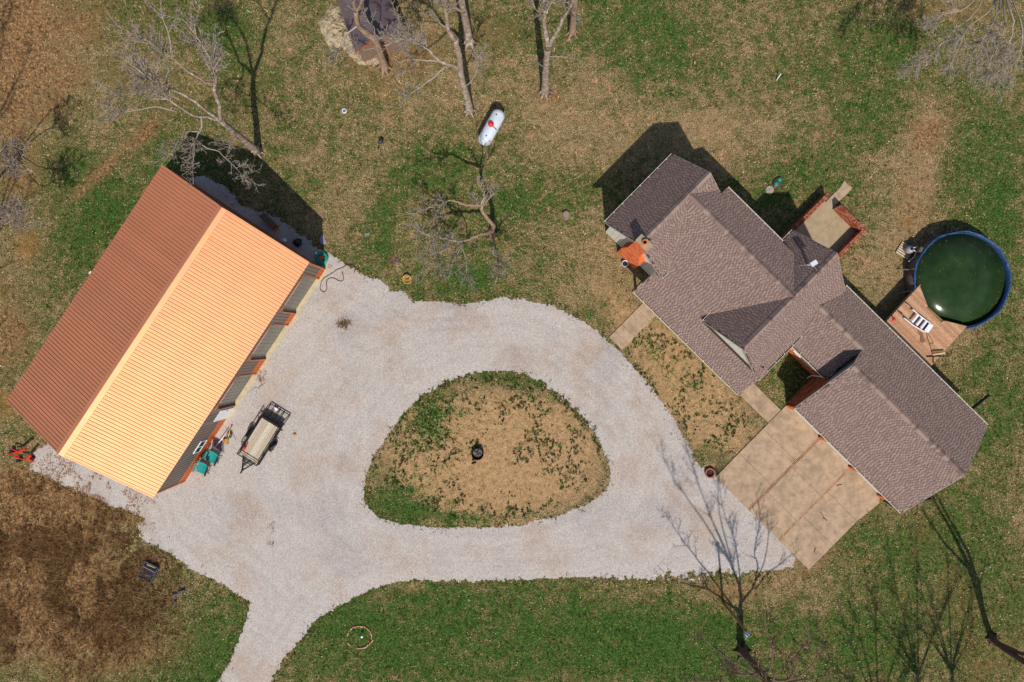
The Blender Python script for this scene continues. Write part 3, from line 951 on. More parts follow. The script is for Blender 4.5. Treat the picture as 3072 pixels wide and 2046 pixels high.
for r_ in range(rows_):
    z = r_ * .078 + .008
    for (z0, a0, b0), (z1, a1, b1) in zip(prof[:-1], prof[1:]):
        if z0 <= z < z1:
            f = (z - z0) / (z1 - z0); a = a0 + (a1 - a0) * f; b = b0 + (b1 - b0) * f
    u = a - (0.1 if r_ % 2 else 0)
    while u < b - .05:
        u0 = max(u, a); u1 = min(u + .2, b)
        ci = random.randrange(6)
        x, y = hl(u0, 9.64)
        full = abs(u1 - u0 - .2) < .01
        if cnt < 300 and r_ > 42 and full:
            o = link('brick', cbm[ci], chim, (x, y - .004, z)); cnt += 1
        else:
            bands.box(x, x + (u1 - u0), y - .034, y + .026, z, z + .064, BRICKC[ci])
        u += .21
    for side, uu in ((-1, a), (1, b)):                      # side faces
        for k in range(2):
            x, y = hl(uu, 9.66 + k * .21)
            bands.box(x - .03, x + .03, y, y + .2, z, z + .064, random.choice(BRICKC))
bands.build('brickwork', M_brickv, chim, col=True, kind='stuff')
x, y = hl(1.53, 9.86)
cap = MB().box(x - .5, x + .5, y - .27, y + .27, 6.6, 6.7).build('chimney_cap', M_conc2, roof)
MB().lathe([(.17, 0), (.16, .22), (.12, .22), (.12, .04)], 12, (x - .02, y, 6.7), close=True).build('flue_tile', pm('flue_clay', lin(206, 110, 66), .8, 0, 8, .3), cap)
MB().lathe([(.118, 0), (.0, 0.005)], 12, (x - .02, y, 6.72)).build('flue_opening', M_dark, cap)

# white flue vent behind the ridge of the middle wing
x, y = hl(9.72, 16.2)
fl = MB().tube([(x, y, 5.5), (x, y, 6.6)], .07, 10).build('roof_vent', M_flue, roof)
ca, sa = math.cos(R(-14)), math.sin(R(-14))
q = [(x + a * ca - b * sa, y + a * sa + b * ca) for a, b in ((-.14, -.21), (.14, -.21), (.14, .21), (-.14, .21))]
MB().prism(q, 6.61, 6.67).build('vent_cap', M_flue, fl)
st = MB()
for dx, dy in ((.45, -.15), (-.3, -.35)): st.bar((x, y, 6.3), (x + dx, y + dy, slope_z(SL[4] if dx < 0 else SL[5], 9.72 + dx, 16.2 + dy) + .02), .015)
st.build('vent_stay', M_flue, fl)

# ------------------------------------------------------------------ brick walled patio behind the house
patio = thing('patio', 'small concrete patio enclosed by low brick walls behind the house', 'patio', HW(10.1, 20.2), HA)
pl = lambda u, v: (u - 10.1, v - 20.2)


def pbox(u0, u1, v0, v1, z0, z1, mat, name, parent=patio):
    a = pl(u0, v0); b = pl(u1, v1)
    return MB().box(a[0], b[0], a[1], b[1], z0, z1).build(name, mat, parent)


for u0, u1 in ((8.58, 10.1), (10.11, 11.8)):
    for v0, v1 in ((17.5, 19.3), (19.31, 20.9), (20.91, 22.42)):
        pbox(u0, u1, v0, v1, .0, .05 + random.uniform(0, .006), M_conc2, 'concrete_slab')
pbox(8.84, 9.46, 22.43, 23.4, 0, .045, M_conc, 'concrete_slab')
a = [pl(u, v) for u, v in ((8.86, 23.41), (9.48, 23.41), (9.52, 24.0), (9.46, 24.5), (9.2, 24.38), (8.72, 24.44), (8.84, 23.9))]
MB().prism(a, 0, .04).build('flagstone', M_conc, patio)
pb = brick_meshes(0.2, 0.09, .07, BRICKD)
pbf = brick_meshes(0.2, 0.065, .045, BRICKD)
walls = [((8.44, 17.4), (8.44, 22.6), .28), ((9.55, 22.53), (12.05, 22.53), .28), ((11.95, 17.7), (11.95, 22.66), .28)]
for wi, (p0, p1, th) in enumerate(walls):
    d = Vector(p1) - Vector(p0); Ln = d.length; d.normalize()
    n = Vector((-d.y, d.x))
    c0 = pl(*p0)
    ang = math.atan2(d.y, d.x)
    q = [Vector(p0) + n * th * .42, Vector(p0) - n * th * .42, Vector(p1) - n * th * .42, Vector(p1) + n * th * .42]
    wl = MB().prism([pl(*p) for p in q], 0, .86 - .004 * wi).build('patio_wall', M_mortar, patio)
    k = 0
    while k * .1 < Ln - .05:                                 # brick-on-edge coping, two across
        for side in (-1, 1):
            c = Vector(p0) + d * (.05 + k * .1) + n * side * th * .25
            o = link('brick', random.choice(pb), wl)
            x, y = pl(*c)
            o.location = (x, y, .862 - .004 * wi + random.uniform(0, .006)); o.rotation_euler = (0, 0, ang + math.pi / 2 + random.uniform(-.03, .03))
            o.scale = (th * .49 / .2, 1, 1)
        k += 1
    fc = MB()
    for r_ in range(11):
        for kk in range(int(Ln / .212)):
            s0 = kk * .212 + (.1 if r_ % 2 else 0)
            if s0 + .2 > Ln: continue
            for side in (-1, 1):
                a = Vector(p0) + d * s0 + n * side * th * .42
                b = a + d * .2; e = n * side * .02
                fc.prism([pl(*p) for p in (a - e * .5, b - e * .5, b + e, a + e)], r_ * .076 + .008, r_ * .076 + .07, random.choice(BRICKD))
    fc.build('brickwork', M_brickv, wl, col=True, kind='stuff')


# ------------------------------------------------------------------ the barn (pole building)
BA = R(56.5)
barn = thing('barn', 'long metal pole barn with ribbed brown roof and three overhead doors', 'barn', (-22.67, 0.62, 0), BA)


def metal_mat(name, rgb, rough, metal, amt=.12, ns=1.2, coat=0.0):
    m, t, p, o = newmat(name)
    co = N(t, 'ShaderNodeTexCoord').outputs['Object']
    mp = N(t, 'ShaderNodeMapping'); mp.inputs['Scale'].default_value = (1.0, .25, 1.0); L(t, co, mp.inputs[0])
    oi = N(t, 'ShaderNodeObjectInfo')
    f = noise(t, mp.outputs[0], ns, 5, .6)
    c = ramp(t, f, [(.3, tuple(q * (1 - amt) for q in rgb)), (.7, tuple(q * (1 + amt) for q in rgb))])
    c = mix(t, mth(t, 'MULTIPLY', mrange(t, noise(t, co, .9, 6, .7), .5, .75), .25), c, tuple(q * .62 for q in rgb))
    rr = N(t, 'ShaderNodeMapRange'); L(t, oi.outputs['Random'], rr.inputs[0]); rr.inputs[3].default_value = .93; rr.inputs[4].default_value = 1.06
    c = mix(t, 1.0, c, rr.outputs[0], 'MULTIPLY')
    L(t, c, p.inputs['Base Color'])
    L(t, mth(t, 'ADD', mth(t, 'MULTIPLY', mth(t, 'SUBTRACT', f, .5), .12), rough), p.inputs['Roughness'])
    p.inputs['Metallic'].default_value = metal
    p.inputs['Coat Weight'].default_value = coat; p.inputs['Coat Roughness'].default_value = .42
    return m


M_roofm = metal_mat('copper_brown_metal', lin(206, 118, 90), .55, 0.0)
_t = M_roofm.node_tree                                      # metallic copper paint: brown body with gold flake
_g = N(_t, 'ShaderNodeBsdfGlossy'); _g.inputs['Color'].default_value = (.74, .48, .21, 1); _g.inputs['Roughness'].default_value = .6
_m = N(_t, 'ShaderNodeMixShader'); _co = N(_t, 'ShaderNodeTexCoord').outputs['Object']
L(_t, mrange(_t, noise(_t, _co, .7, 5, .65), .3, .7, .36, .5), _m.inputs[0])
L(_t, _t.nodes['Principled BSDF'].outputs[0], _m.inputs[1]); L(_t, _g.outputs[0], _m.inputs[2])
L(_t, _m.outputs[0], _t.nodes['Material Output'].inputs[0])
M_wallm = metal_mat('taupe_metal', lin(118, 104, 96), .5, .15)
M_copper = metal_mat('copper_wainscot', lin(206, 104, 46), .42, .3)
M_doorm = metal_mat('door_taupe', lin(128, 122, 112), .5, .1)
M_trimc = metal_mat('copper_trim', lin(206, 118, 66), .42, .4)
M_slab = pm('yellowed_concrete', lin(190, 174, 140), .9, 0, 2.5, .2, .2)
M_white = pm('white_paint', lin(222, 224, 228), .45, 0, 3, .05)
M_black = pm('black_steel', lin(34, 32, 32), .5, .3, 6, .3, .1)

BE, BR, HWID, HLEN = 4.3, 6.32, 5.6, 9.0
RS = (BR - BE) / HWID
# roof panels: nine inch ribs, 0.9 m cover
PW = 18.0 / 20
pan = MB()


def panel_mesh(sl, sgn):
    """ribbed sheet; local x along ridge (0..PW), y up-slope, z normal"""
    prof = []
    rp = PW / 4
    for k in range(4):
        x = k * rp
        prof += [(x, 0), (x + rp * .36, 0), (x + rp * .40, .004), (x + rp * .44, .0), (x + rp * .74, 0), (x + rp * .80, .034), (x + rp * .90, .034), (x + rp * .96, 0)]
    prof.append((PW, 0))
    vs = [(x, 0, z) for x, z in prof] + [(x, sl, z) for x, z in prof]
    n = len(prof)
    fs = [(i, i + 1, n + i + 1, n + i) for i in range(n - 1)]
    b = MB(); b.add(vs, fs)
    return b.mesh('roof_panel', M_roofm)


SLN = math.hypot(HWID, BR - BE)
pmesh = panel_mesh(SLN - .06, 1)
rb = MB()
for sg in (-1, 1):
    rb.hexa([(-HLEN, sg * HWID, BE - .16), (HLEN, sg * HWID, BE - .16), (HLEN, 0, BR - .16), (-HLEN, 0, BR - .16)],
            [(-HLEN, sg * HWID, BE - .01), (HLEN, sg * HWID, BE - .01), (HLEN, 0, BR - .01), (-HLEN, 0, BR - .01)])
broof = rb.build('roof', M_wallm, barn)
for sg in (-1, 1):
    up = Vector((0, -sg * HWID, BR - BE)).normalized()
    ex = Vector((-sg, 0, 0)) if sg == 1 else Vector((1, 0, 0))
    nz = ex.cross(up).normalized()
    for k in range(20):
        M = Matrix((ex, up, nz)).transposed().to_4x4()
        x = (-HLEN + k * PW) if sg == -1 else (-HLEN + (k + 1) * PW)
        M.translation = Vector((x, sg * (HWID + .05), BE - .018)) + nz * .012
        link('roof_panel', pmesh, broof, mat4=M)
# ridge cap flashing and edge trims
rc = MB()
w_ = .3
rc.add([(-HLEN - .03, -w_, BR - w_ * RS + .05), (HLEN + .03, -w_, BR - w_ * RS + .05), (HLEN + .03, 0, BR + .065), (-HLEN - .03, 0, BR + .065), (-HLEN - .03, w_, BR - w_ * RS + .05), (HLEN + .03, w_, BR - w_ * RS + .05),
        (-HLEN - .03, -w_, BR - w_ * RS + .03), (HLEN + .03, -w_, BR - w_ * RS + .03), (-HLEN - .03, w_, BR - w_ * RS + .03), (HLEN + .03, w_, BR - w_ * RS + .03)],
       [(0, 1, 2, 3), (3, 2, 5, 4), (0, 6, 7, 1), (4, 5, 9, 8), (0, 3, 4, 8, 6), (1, 7, 9, 5, 2)])
rc.build('ridge_cap', M_roofm, broof)
for xx in (-HLEN - .05, HLEN - .01):
    for sg in (-1, 1):
        e = MB().hexa([(xx, sg * (HWID + .04), BE - .19), (xx + .06, sg * (HWID + .04), BE - .19), (xx + .06, 0, BR - .19), (xx, 0, BR - .19)],
                      [(xx, sg * (HWID + .04), BE + .035), (xx + .06, sg * (HWID + .04), BE + .035), (xx + .06, 0, BR + .035), (xx, 0, BR + .035)])
        e.build('edge_trim', M_roofm, broof)

# walls: studs and sheet behind, ribbed sheets in front
WY, WX = 5.5, 8.93
inner = MB()
inner.box(-WX + .05, WX - .05, WY - .12, WY - .05, 0, BE - .17)
for xx in (-WX + .05, WX - .12):
    inner.add([(xx, -WY + .05, 0), (xx, WY - .05, 0), (xx, WY - .05, BE - .2), (xx, 0, BR - .2), (xx, -WY + .05, BE - .2),
               (xx + .07, -WY + .05, 0), (xx + .07, WY - .05, 0), (xx + .07, WY - .05, BE - .2), (xx + .07, 0, BR - .2), (xx + .07, -WY + .05, BE - .2)],
              [(0, 1, 2, 3, 4), (9, 8, 7, 6, 5), (0, 5, 6, 1), (1, 6, 7, 2), (2, 7, 8, 3), (3, 8, 9, 4), (4, 9, 5, 0)])
inner.build('wall', M_wallm, barn)


def ribbed(x0, x1, z0, z1, y, out, mat, name, pitch=.229, axis='x', parent=barn, zt=None):
    """vertical ribbed sheet between x0..x1; out = +-1 outward along the other axis"""
    pr = []
    k = math.ceil(x0 / pitch) * pitch
    pr.append((x0, 0))
    while k < x1 - .06:
        if k > x0 + .04: pr += [(k - .03, 0), (k - .012, .024), (k + .012, .024), (k + .03, 0)]
        k += pitch
    pr.append((x1, 0))
    vs = []
    for zz in (0, 1):
        for x, d in pr:
            z = z0 if zz == 0 else (z1 if zt is None else zt(x))
            yy = y + out * (d + .002)
            vs.append((x, yy, z) if axis == 'x' else (yy, x, z))
    n = len(pr)
    fs = [(i, i + 1, n + i + 1, n + i) for i in range(n - 1)]
    b = MB(); b.add(vs, fs)
    # thickness
    return b.build(name, mat, parent)


DH = 3.35
doors = [(5.25, 8.1), (1.4, 4.2), (-2.5, .12)]
WZ = 1.02
# near side: solid wall strips between the openings
segs = [(-WX, -3.62), (-2.7, -2.5), (.12, 1.4), (4.2, 5.25), (8.1, WX)]
nb = MB()
for a, b in segs: nb.box(a, b, -WY, -WY + .16, 0, BE - .17)
nb.box(-3.62, -2.7, -WY, -WY + .16, 2.12, BE - .17)
for a, b in doors: nb.box(a, b, -WY, -WY + .16, DH, BE - .17)
nb.build('wall', M_wallm, barn)
for a, b in segs:
    if b - a < .3:
        ribbed(a, b, 0.02, BE - .18, -WY, -1, M_wallm, 'wall_sheet'); continue
    ribbed(a, b, WZ, BE - .18, -WY, -1, M_wallm, 'wall_sheet')
    ribbed(a, b, .02, WZ, -WY, -1, M_copper, 'wainscot_sheet')
    MB().box(a, b, -WY - .045, -WY - .026, WZ - .03, WZ + .05).build('wainscot_trim', M_trimc, barn)
    MB().box(a, b, -WY - .045, -WY - .026, 0.0, .07).build('base_trim', M_trimc, barn)
ribbed(-3.62, -2.7, 2.14, BE - .18, -WY, -1, M_wallm, 'wall_sheet')
for a, b in doors:
    ribbed(a, b, DH + .02, BE - .18, -WY, -1, M_wallm, 'wall_sheet')
# far side and gables
ribbed(-WX, WX, WZ, BE - .18, WY - .05, 1, M_wallm, 'wall_sheet'); ribbed(-WX, WX, .02, WZ, WY - .05, 1, M_copper, 'wainscot_sheet')
gz = lambda y: BR - .22 - abs(y) * RS
for xx, o_ in ((-WX + .05, -1), (WX - .05, 1)):
    ribbed(-WY + .02, 0, WZ, 0, xx, o_, M_wallm, 'wall_sheet', axis='y', zt=gz); ribbed(0, WY - .02, WZ, 0, xx, o_, M_wallm, 'wall_sheet', axis='y', zt=gz)
    ribbed(-WY + .02, WY - .02, .02, WZ, xx, o_, M_copper, 'wainscot_sheet', axis='y')
for xx in (-WX - .03, WX - .04):
    for yy in (-WY - .04, WY - .09):
        MB().box(xx, xx + .1, yy, yy + .1, 0.0, BE - .18).build('corner_trim', M_trimc, barn)
# overhead doors: five sections, clipped upper corners, copper jambs
for a, b in doors:
    dr = MB().box(a + .01, b - .01, -WY + .17, -WY + .2, 0.05, DH - .01).build('overhead_door', M_doorm, barn)
    for k in range(5):
        z0 = .06 + k * (DH - .08) / 5
        z1 = z0 + (DH - .08) / 5 - .016
        q = MB(); q.box(a + .015, b - .015, -WY + .135, -WY + .168, z0, z1)
        dp = q.build('door_section', M_doorm, dr)
        n_ = 9; ww = (b - a - .1) / n_
        g = MB()
        for j in range(n_):
            g.box(a + .05 + j * ww, a + .05 + (j + 1) * ww - .05, -WY + .118, -WY + .134, z0 + .06, z1 - .06)
        g.build('door_ribs', M_doorm, dp)
    # clipped corners
    for (cx, s_) in ((a, 1), (b, -1)):
        y0 = -WY - .015
        q = MB(); c = .55
        q.add([(cx, y0, DH), (cx + s_ * c, y0, DH), (cx, y0, DH - c), (cx, y0 + .1, DH), (cx + s_ * c, y0 + .1, DH), (cx, y0 + .1, DH - c)],
              [(0, 1, 2), (3, 5, 4), (0, 2, 5, 3), (1, 0, 3, 4), (2, 1, 4, 5)])
        q.build('corner_gusset', M_wallm, barn)
        xo = cx - s_ * .06
        MB().box(min(xo, cx), max(xo, cx), -WY - .055, -WY - .028, 0, DH - .5).build('door_jamb', M_trimc, barn)
    MB().box(a - .02, b + .02, -WY - .05, -WY - .028, DH - .02, DH + .07).build('door_header', M_trimc, barn)
    st = MB()
    st.box(a + .5, b - .5, -WY - .052, -WY - .0505, DH - .06, DH - .022)
    st.build('weather_strip', M_white, barn)
# concrete apron showing at the door line
ap = MB()
ap.box(-4.0, WX + .05, -WY - .2, -WY + .2, 0, .045)
ap.build('door_apron', M_slab, barn)
# walk door and window
dr = MB().box(-3.6, -2.72, -WY - .035, -WY + .05, .05, 2.1).build('walk_door', M_white, barn)
MB().lathe([(.035, 0), (.04, .03), (0, .05)], 8, (-2.82, -WY - .07, 1.0)).build('door_knob', M_black, dr)
fr = MB()
wx0, wx1, wz0, wz1 = -6.2, -5.2, 1.15, 2.0
for x_ in (wx0, (wx0 + wx1) / 2 - .025, wx1 - .05): fr.box(x_, x_ + .05, -WY - .06, -WY + .02, wz0, wz1)
fr.box(wx0, wx1, -WY - .065, -WY + .02, wz0 - .05, wz0); fr.box(wx0, wx1, -WY - .065, -WY + .02, wz1, wz1 + .05)
wn = fr.build('window', M_white, barn)
for x_ in (wx0 + .05, (wx0 + wx1) / 2 + .025): MB().box(x_, x_ + .425, -WY - .035, -WY - .03, wz0, wz1).build('pane', M_glass, wn)

MB().box(.58, .78, WY - .02, WY + .36, 3.95, 4.1).build('wall_lamp', M_white, barn)


# ------------------------------------------------------------------ round above-ground pool
PCX, PCY, PR, PZ = 30.87, 4.2, 3.27, 1.23
pool = thing('swimming_pool', 'round above ground pool with blue liner rim and murky green water', 'pool', (PCX, PCY, 0))
M_liner = pm('blue_liner', lin(36, 72, 116), .45, 0, 7, .4, .35, .3, lin(84, 112, 144), .45)
M_linerin = pm('liner_inside_shaded', lin(24, 52, 92), .5, 0, 3, .3, .1)  # darker blue paints in the shade on the inner wall
M_poolwall = pm('pool_wall', lin(98, 84, 80), .55, .1, 3, .15)
M_poolpost = pm('pool_post', lin(132, 118, 114), .5, .1, 3, .12)


def water_mat():
    m, t, p, o = newmat('pool_water')
    co = N(t, 'ShaderNodeTexCoord').outputs['Object']
    ln = N(t, 'ShaderNodeVectorMath', operation='LENGTH'); L(t, co, ln.inputs[0])
    c = ramp(t, noise(t, co, 1.1, 4, .6), [(.3, lin(30, 48, 24)), (.55, lin(40, 60, 30)), (.75, lin(52, 68, 36))])
    silt = mrange(t, mth(t, 'ADD', ln.outputs['Value'], mth(t, 'MULTIPLY', noise(t, co, 1.8, 4), .9)), 1.35, .75)
    c = mix(t, mth(t, 'MULTIPLY', silt, .75), c, lin(58, 50, 30))
    L(t, c, p.inputs['Base Color'])
    p.inputs['Roughness'].default_value = .16; p.inputs['IOR'].default_value = 1.33
    bump(t, p, noise(t, co, 5, 2), .02, .01)
    return m


MB().lathe([(0.0, .86), (1.2, .861), (PR - .05, .8625), (PR - .05, .8)], 64).build('water', water_mat(), pool, True)
q = MB().lathe([(PR - .06, .3), (PR - .06, PZ), (PR - .03, PZ), (PR - .03, .3)], 64, close=True)
q.build('liner', M_linerin, pool, True)
NP = 14
for k in range(NP):
    a0, a1 = 2 * math.pi * (k + .5) / NP, 2 * math.pi * (k + 1.5) / NP
    b = MB(); pts = []
    for j in range(7):
        a = a0 + (a1 - a0) * (j + .06) / 6.12
        pts.append((math.cos(a), math.sin(a)))
    vs = [(c * (PR + .02), s * (PR + .02), 0) for c, s in pts] + [(c * (PR + .02), s * (PR + .02), PZ - .05) for c, s in pts] + \
         [(c * (PR - .03), s * (PR - .03), 0) for c, s in pts] + [(c * (PR - .03), s * (PR - .03), PZ - .05) for c, s in pts]
    fs = []
    for j in range(6):
        fs += [(j, j + 1, 8 + j, 7 + j), (15 + j, 14 + j, 21 + j, 22 + j), (7 + j, 8 + j, 22 + j, 21 + j)]
    b.add(vs, fs); b.build('wall_panel', M_poolwall, pool, True)
    a = a0
    MB().rbox((PR + .06) * math.cos(a), (PR + .06) * math.sin(a), 0, .1, .14, PZ - .08, a).build('post', M_poolpost, pool)
    foot = MB()
    foot.bar(((PR + .1) * math.cos(a), (PR + .1) * math.sin(a), .04), ((PR + .62) * math.cos(a), (PR + .62) * math.sin(a), .04), .07)
    foot.bar(((PR + .1) * math.cos(a), (PR + .1) * math.sin(a), .75), ((PR + .6) * math.cos(a), (PR + .6) * math.sin(a), .06), .06)
    foot.build('brace', M_poolpost, pool)
# the liner is folded loosely over the wall: a lumpy blue roll
b = MB(); nseg = 160; ring = []
for k in range(nseg):
    a = 2 * math.pi * k / nseg
    rr = PR + .02 + .035 * math.sin(a * 9 + 1.3) + random.uniform(-.025, .025)
    r2 = .046 + .012 * math.sin(a * 23) + random.uniform(-.014, .016)
    for j in range(8):
        t_ = 2 * math.pi * j / 8
        ring.append(((rr + r2 * 1.25 * math.cos(t_)) * math.cos(a), (rr + r2 * 1.25 * math.cos(t_)) * math.sin(a), PZ - .02 + r2 * .9 * math.sin(t_) + random.uniform(-.008, .008)))
fs = []
for k in range(nseg):
    k2 = (k + 1) % nseg
    for j in range(8): fs.append((k * 8 + j, k2 * 8 + j, k2 * 8 + (j + 1) % 8, k * 8 + (j + 1) % 8))
b.add(ring, fs); b.build('liner_rim', M_liner, pool, True)
# leaves floating on the water
M_float = pm('floating_leaf', lin(120, 96, 54), .8, 0, 9, .3)
fl_ = MB()
for k in range(70):
    a = random.uniform(0, 6.28); r_ = PR * .93 * math.sqrt(random.random()) if random.random() < .5 else PR * random.uniform(.8, .95)
    x, y = r_ * math.cos(a), r_ * math.sin(a); s_ = random.uniform(.02, .05); t_ = random.uniform(0, 3)
    fl_.prism([(x + s_ * math.cos(t_), y + s_ * math.sin(t_)), (x - s_ * .5 * math.sin(t_), y + s_ * .5 * math.cos(t_)), (x - s_ * math.cos(t_), y - s_ * math.sin(t_)), (x + s_ * .5 * math.sin(t_), y - s_ * .5 * math.cos(t_))], .866, .869)
fl_.build('floating_leaves', M_float, pool, kind='stuff')
# skimmer on the side wall
sk = at(2764, 750, 1.1)
MB().rbox(sk.x - PCX, sk.y - PCY, .75, .3, .35, .4, R(150)).build('skimmer', M_poolwall, pool)

# ------------------------------------------------------------------ pool deck
deck = thing('pool_deck', 'tan board deck with a cut out corner hugging the pool', 'deck', HW(19.4, 20.4), HA)
M_plankv = vcol('deck_board', .8, 9, .3, .25, .2)
dl = lambda u, v: (u - 19.4, v - 20.4)
DZ = 1.3
# boundary as left(u) / right(u) functions of v, corners surveyed
Lb = [(18.81, 17.3), (22.29, 17.18)]
Rb = [(18.86, 21.62), (22.57, 21.45)]
cut = [(22.29, 17.18), (21.66, 18.59), (21.73, 20.03), (22.57, 21.45)]
bw = .142


def interp(tab, v):
    (v0, a), (v1, b) = tab
    return a + (b - a) * (v - v0) / (v1 - v0)


v = 18.84
DC = [lin(190, 146, 112), lin(182, 138, 104), lin(198, 154, 120), lin(174, 130, 98), lin(188, 144, 112)]
while v < 22.56:
    v1 = min(v + bw - .008, 22.56)
    col = random.choice(DC)

    def quad(ua0, ub0, ua1, ub1):
        q = [dl(ua0, v), dl(ub0, v), dl(ub1, v1), dl(ua1, v1)]
        if min(ub0 - ua0, ub1 - ua1) < -.01: return
        j = random.uniform(-.003, .003)
        MB().prism(q, DZ - .035, DZ + j, col).build('deck_board', M_plankv, deck, col=True)
    if v1 <= 21.6:
        quad(interp(Lb, v), interp(Rb, v), interp(Lb, v1), interp(Rb, v1))
    else:
        f = lambda vv: max(min((22.29 - vv) / (22.29 - 21.66), 1), 0)
        ul = lambda vv: 17.18 + (18.59 - 17.18) * f(vv)
        ur = lambda vv: 21.45 - (21.45 - 20.03) * (1 - max(min((vv - 21.73) / (22.57 - 21.73), 1), 0))
        vm = v1
        if v < 22.25: quad(interp(Lb, v), ul(v), interp(Lb, v1), max(ul(v1), interp(Lb, v1) + .02))
        quad(ur(v), interp(Rb, v), ur(v1), interp(Rb, v1))
    v += bw
sk = MB()
for a, b in (((17.32, 18.86), (17.2, 22.25)), ((17.35, 18.9), (21.58, 18.94)), ((21.58, 18.95), (21.42, 22.5)), ((18.62, 21.6), (20.0, 21.66)), ((17.26, 22.2), (18.6, 21.62)), ((20.02, 21.68), (21.4, 22.5))):
    A = Vector((*dl(*a), DZ - .14)); B = Vector((*dl(*b), DZ - .14)); sk.bar(A, B, .14)
M_wood = pm('weathered_timber', lin(150, 112, 78), .85, 0, 6, .3, .2)
sk.build('rim_joist', M_wood, deck)
for u, v in ((17.4, 19.0), (21.4, 19.1), (17.35, 22.0), (21.3, 22.2), (19.4, 19.0), (19.3, 21.4)):
    x, y = dl(u, v); MB().box(x - .05, x + .05, y - .05, y + .05, 0, DZ - .1).build('post', M_wood, deck)
# brown for the thin cord loop on the boards
M_cord = pm('brown_cord', lin(128, 92, 70), .85, 0, 12, .25)

# white pool ladder laid down on the deck
ld = thing('pool_ladder', 'white plastic pool ladder lying on the tan deck', 'ladder', at(2764, 972, 1.3))
M_lad = pm('white_plastic', lin(226, 228, 232), .4, 0, 3, .06)
M_ladd = pm('blue_grey_shade', lin(52, 62, 86), .5, 0, 4, .1)
base = at(2764, 972, 1.3)
f8 = lambda x, y, z=1.3: at(2650 + x * .1594, 850 + y * .1594, z) - base + Vector((0, 0, z - 1.3) if False else (0, 0, 0))


def lp(x, y, h):
    p = at(2650 + x * .1594, 850 + y * .1594, 1.3 + h); return (p.x - base.x, p.y - base.y, h)


for pts in ([(500, 465, .55), (560, 495, .5), (660, 590, .3), (860, 735, .28), (930, 790, .1)], [(365, 628, .55), (430, 680, .5), (560, 790, .3), (740, 895, .28), (830, 915, .1)]):
    MB().tube([lp(*p) for p in pts], .035, 8).build('side_rail', M_lad, ld, True)
for pts in ([(500, 465, .552), (545, 487, .52)], [(365, 628, .552), (440, 668, .5)]):
    MB().tube([lp(*p) for p in pts], .045, 8).build('hand_grip', M_black, ld, True)
steps = [((655, 600), (545, 735)), ((740, 655), (630, 790)), ((820, 710), (710, 850)), ((905, 775), (810, 905))]
for i, (a, b) in enumerate(steps):
    A = Vector(lp(*a, .3)); B = Vector(lp(*b, .3)); d = (B - A).normalized(); n = Vector((-d.y, d.x, 0))
    wd = .16 if i == 3 else .07
    q = [A - n * wd, B - n * wd, B + n * wd, A + n * wd]
    MB().prism([(p.x, p.y) for p in q], .27, .31).build('tread', M_lad, ld)
    if i:
        A2 = Vector(lp(*steps[i - 1][0], .3)); B2 = Vector(lp(*steps[i - 1][1], .3))
        q = [A2 * .6 + A * .4, B2 * .6 + B * .4, B2 * .25 + B * .75, A2 * .25 + A * .75]
        MB().prism([(p.x, p.y) for p in q], .14, .17).build('riser', M_ladd, ld)

# loose boards and a pole piled at the deck's lower corner, a red toy by the house corner
M_board = pm('new_lumber', lin(222, 196, 152), .7, 0, 5, .15)
def loose_beam(name, label, cat, a, b, z, wd, mat, group=None, deckz=1.3):
    A = at(2650 + a[0] * .1594, 850 + a[1] * .1594, deckz + z); B = at(2650 + b[0] * .1594, 850 + b[1] * .1594, deckz + z)
    m = (A + B) / 2; m.z = deckz
    o = MB().bar(A - m, B - m, wd).build(name, mat, None, loc=m)
    return tag(o, label, cat, group)


loose_beam('loose_board', 'pale new board lying on the deck edge by the dark pole', 'board', (925, 1345), (1160, 1310), .07, .09, M_board)
loose_beam('loose_board', 'weathered brown board topmost in the pile at the deck corner', 'board', (915, 1290), (1150, 1275), .09, .1, M_wood)
loose_beam('metal_pole', 'long dark pole lying across the lower corner of the deck', 'pole', (820, 1378), (1235, 1365), .05, .06, M_black)
loose_beam('metal_pole', 'short dark rod pointing down from the long pole on the deck', 'pole', (938, 1385), (938, 1500), .04, .05, M_black)
rope = [at(2650 + x * .1594, 850 + y * .1594, 1.32) for x, y in ((815, 945), (840, 1060), (870, 1135), (885, 1190), (915, 1290))]
b0 = rope[0].copy(); b0.z = 1.3
tag(MB().tube([p - b0 for p in rope], .025, 5).build('rope', pm('brown_rope', lin(112, 78, 54), .9, 0, 10, .2), None, True, loc=b0), 'thin brown rope trailing below the white pool ladder', 'rope')
rope = [at(2650 + x * .1594, 850 + y * .1594, 1.32) for x, y in ((840, 945), (900, 1040), (945, 1130), (880, 1140))]
b0 = rope[0].copy(); b0.z = 1.3
tag(MB().tube([p - b0 for p in rope], .022, 5).build('rope', M_cord, None, True, loc=b0), 'brown cord forming a loop to the right of the trailing rope on the deck', 'rope')
q = [at(2650 + x * .1594, 850 + y * .1594, 1.3) for x, y in ((640, 860), (690, 920), (735, 930), (760, 1040), (800, 1080), (730, 1125), (690, 1100), (690, 980), (650, 920))]  # outline of a thin flat brown patch on the boards
b0 = sum(q, Vector()) / len(q); b0.z = 1.304
tag(MB().prism([((p - b0).x, (p - b0).y) for p in q], 0, .02).build('brown_patch', pm('patch_brown', lin(122, 92, 72), .95, 0, 8, .2), None, loc=b0), 'flat brown patch on the deck below the white ladder', 'cloth')
p = at(2650 + 190 * .1594, 850 + 680 * .1594, 1.3)
toy = thing('toy_spade', 'small red plastic toy at the deck corner nearest the roof', 'toy', p, R(20))
M_red = pm('red_plastic', lin(214, 42, 34), .45, 0, 4, .12)
MB().prism([(-.12, -.08), (.1, -.1), (.14, .04), (0, .1), (-.1, .05)], 0, .06).build('blade', M_red, toy)
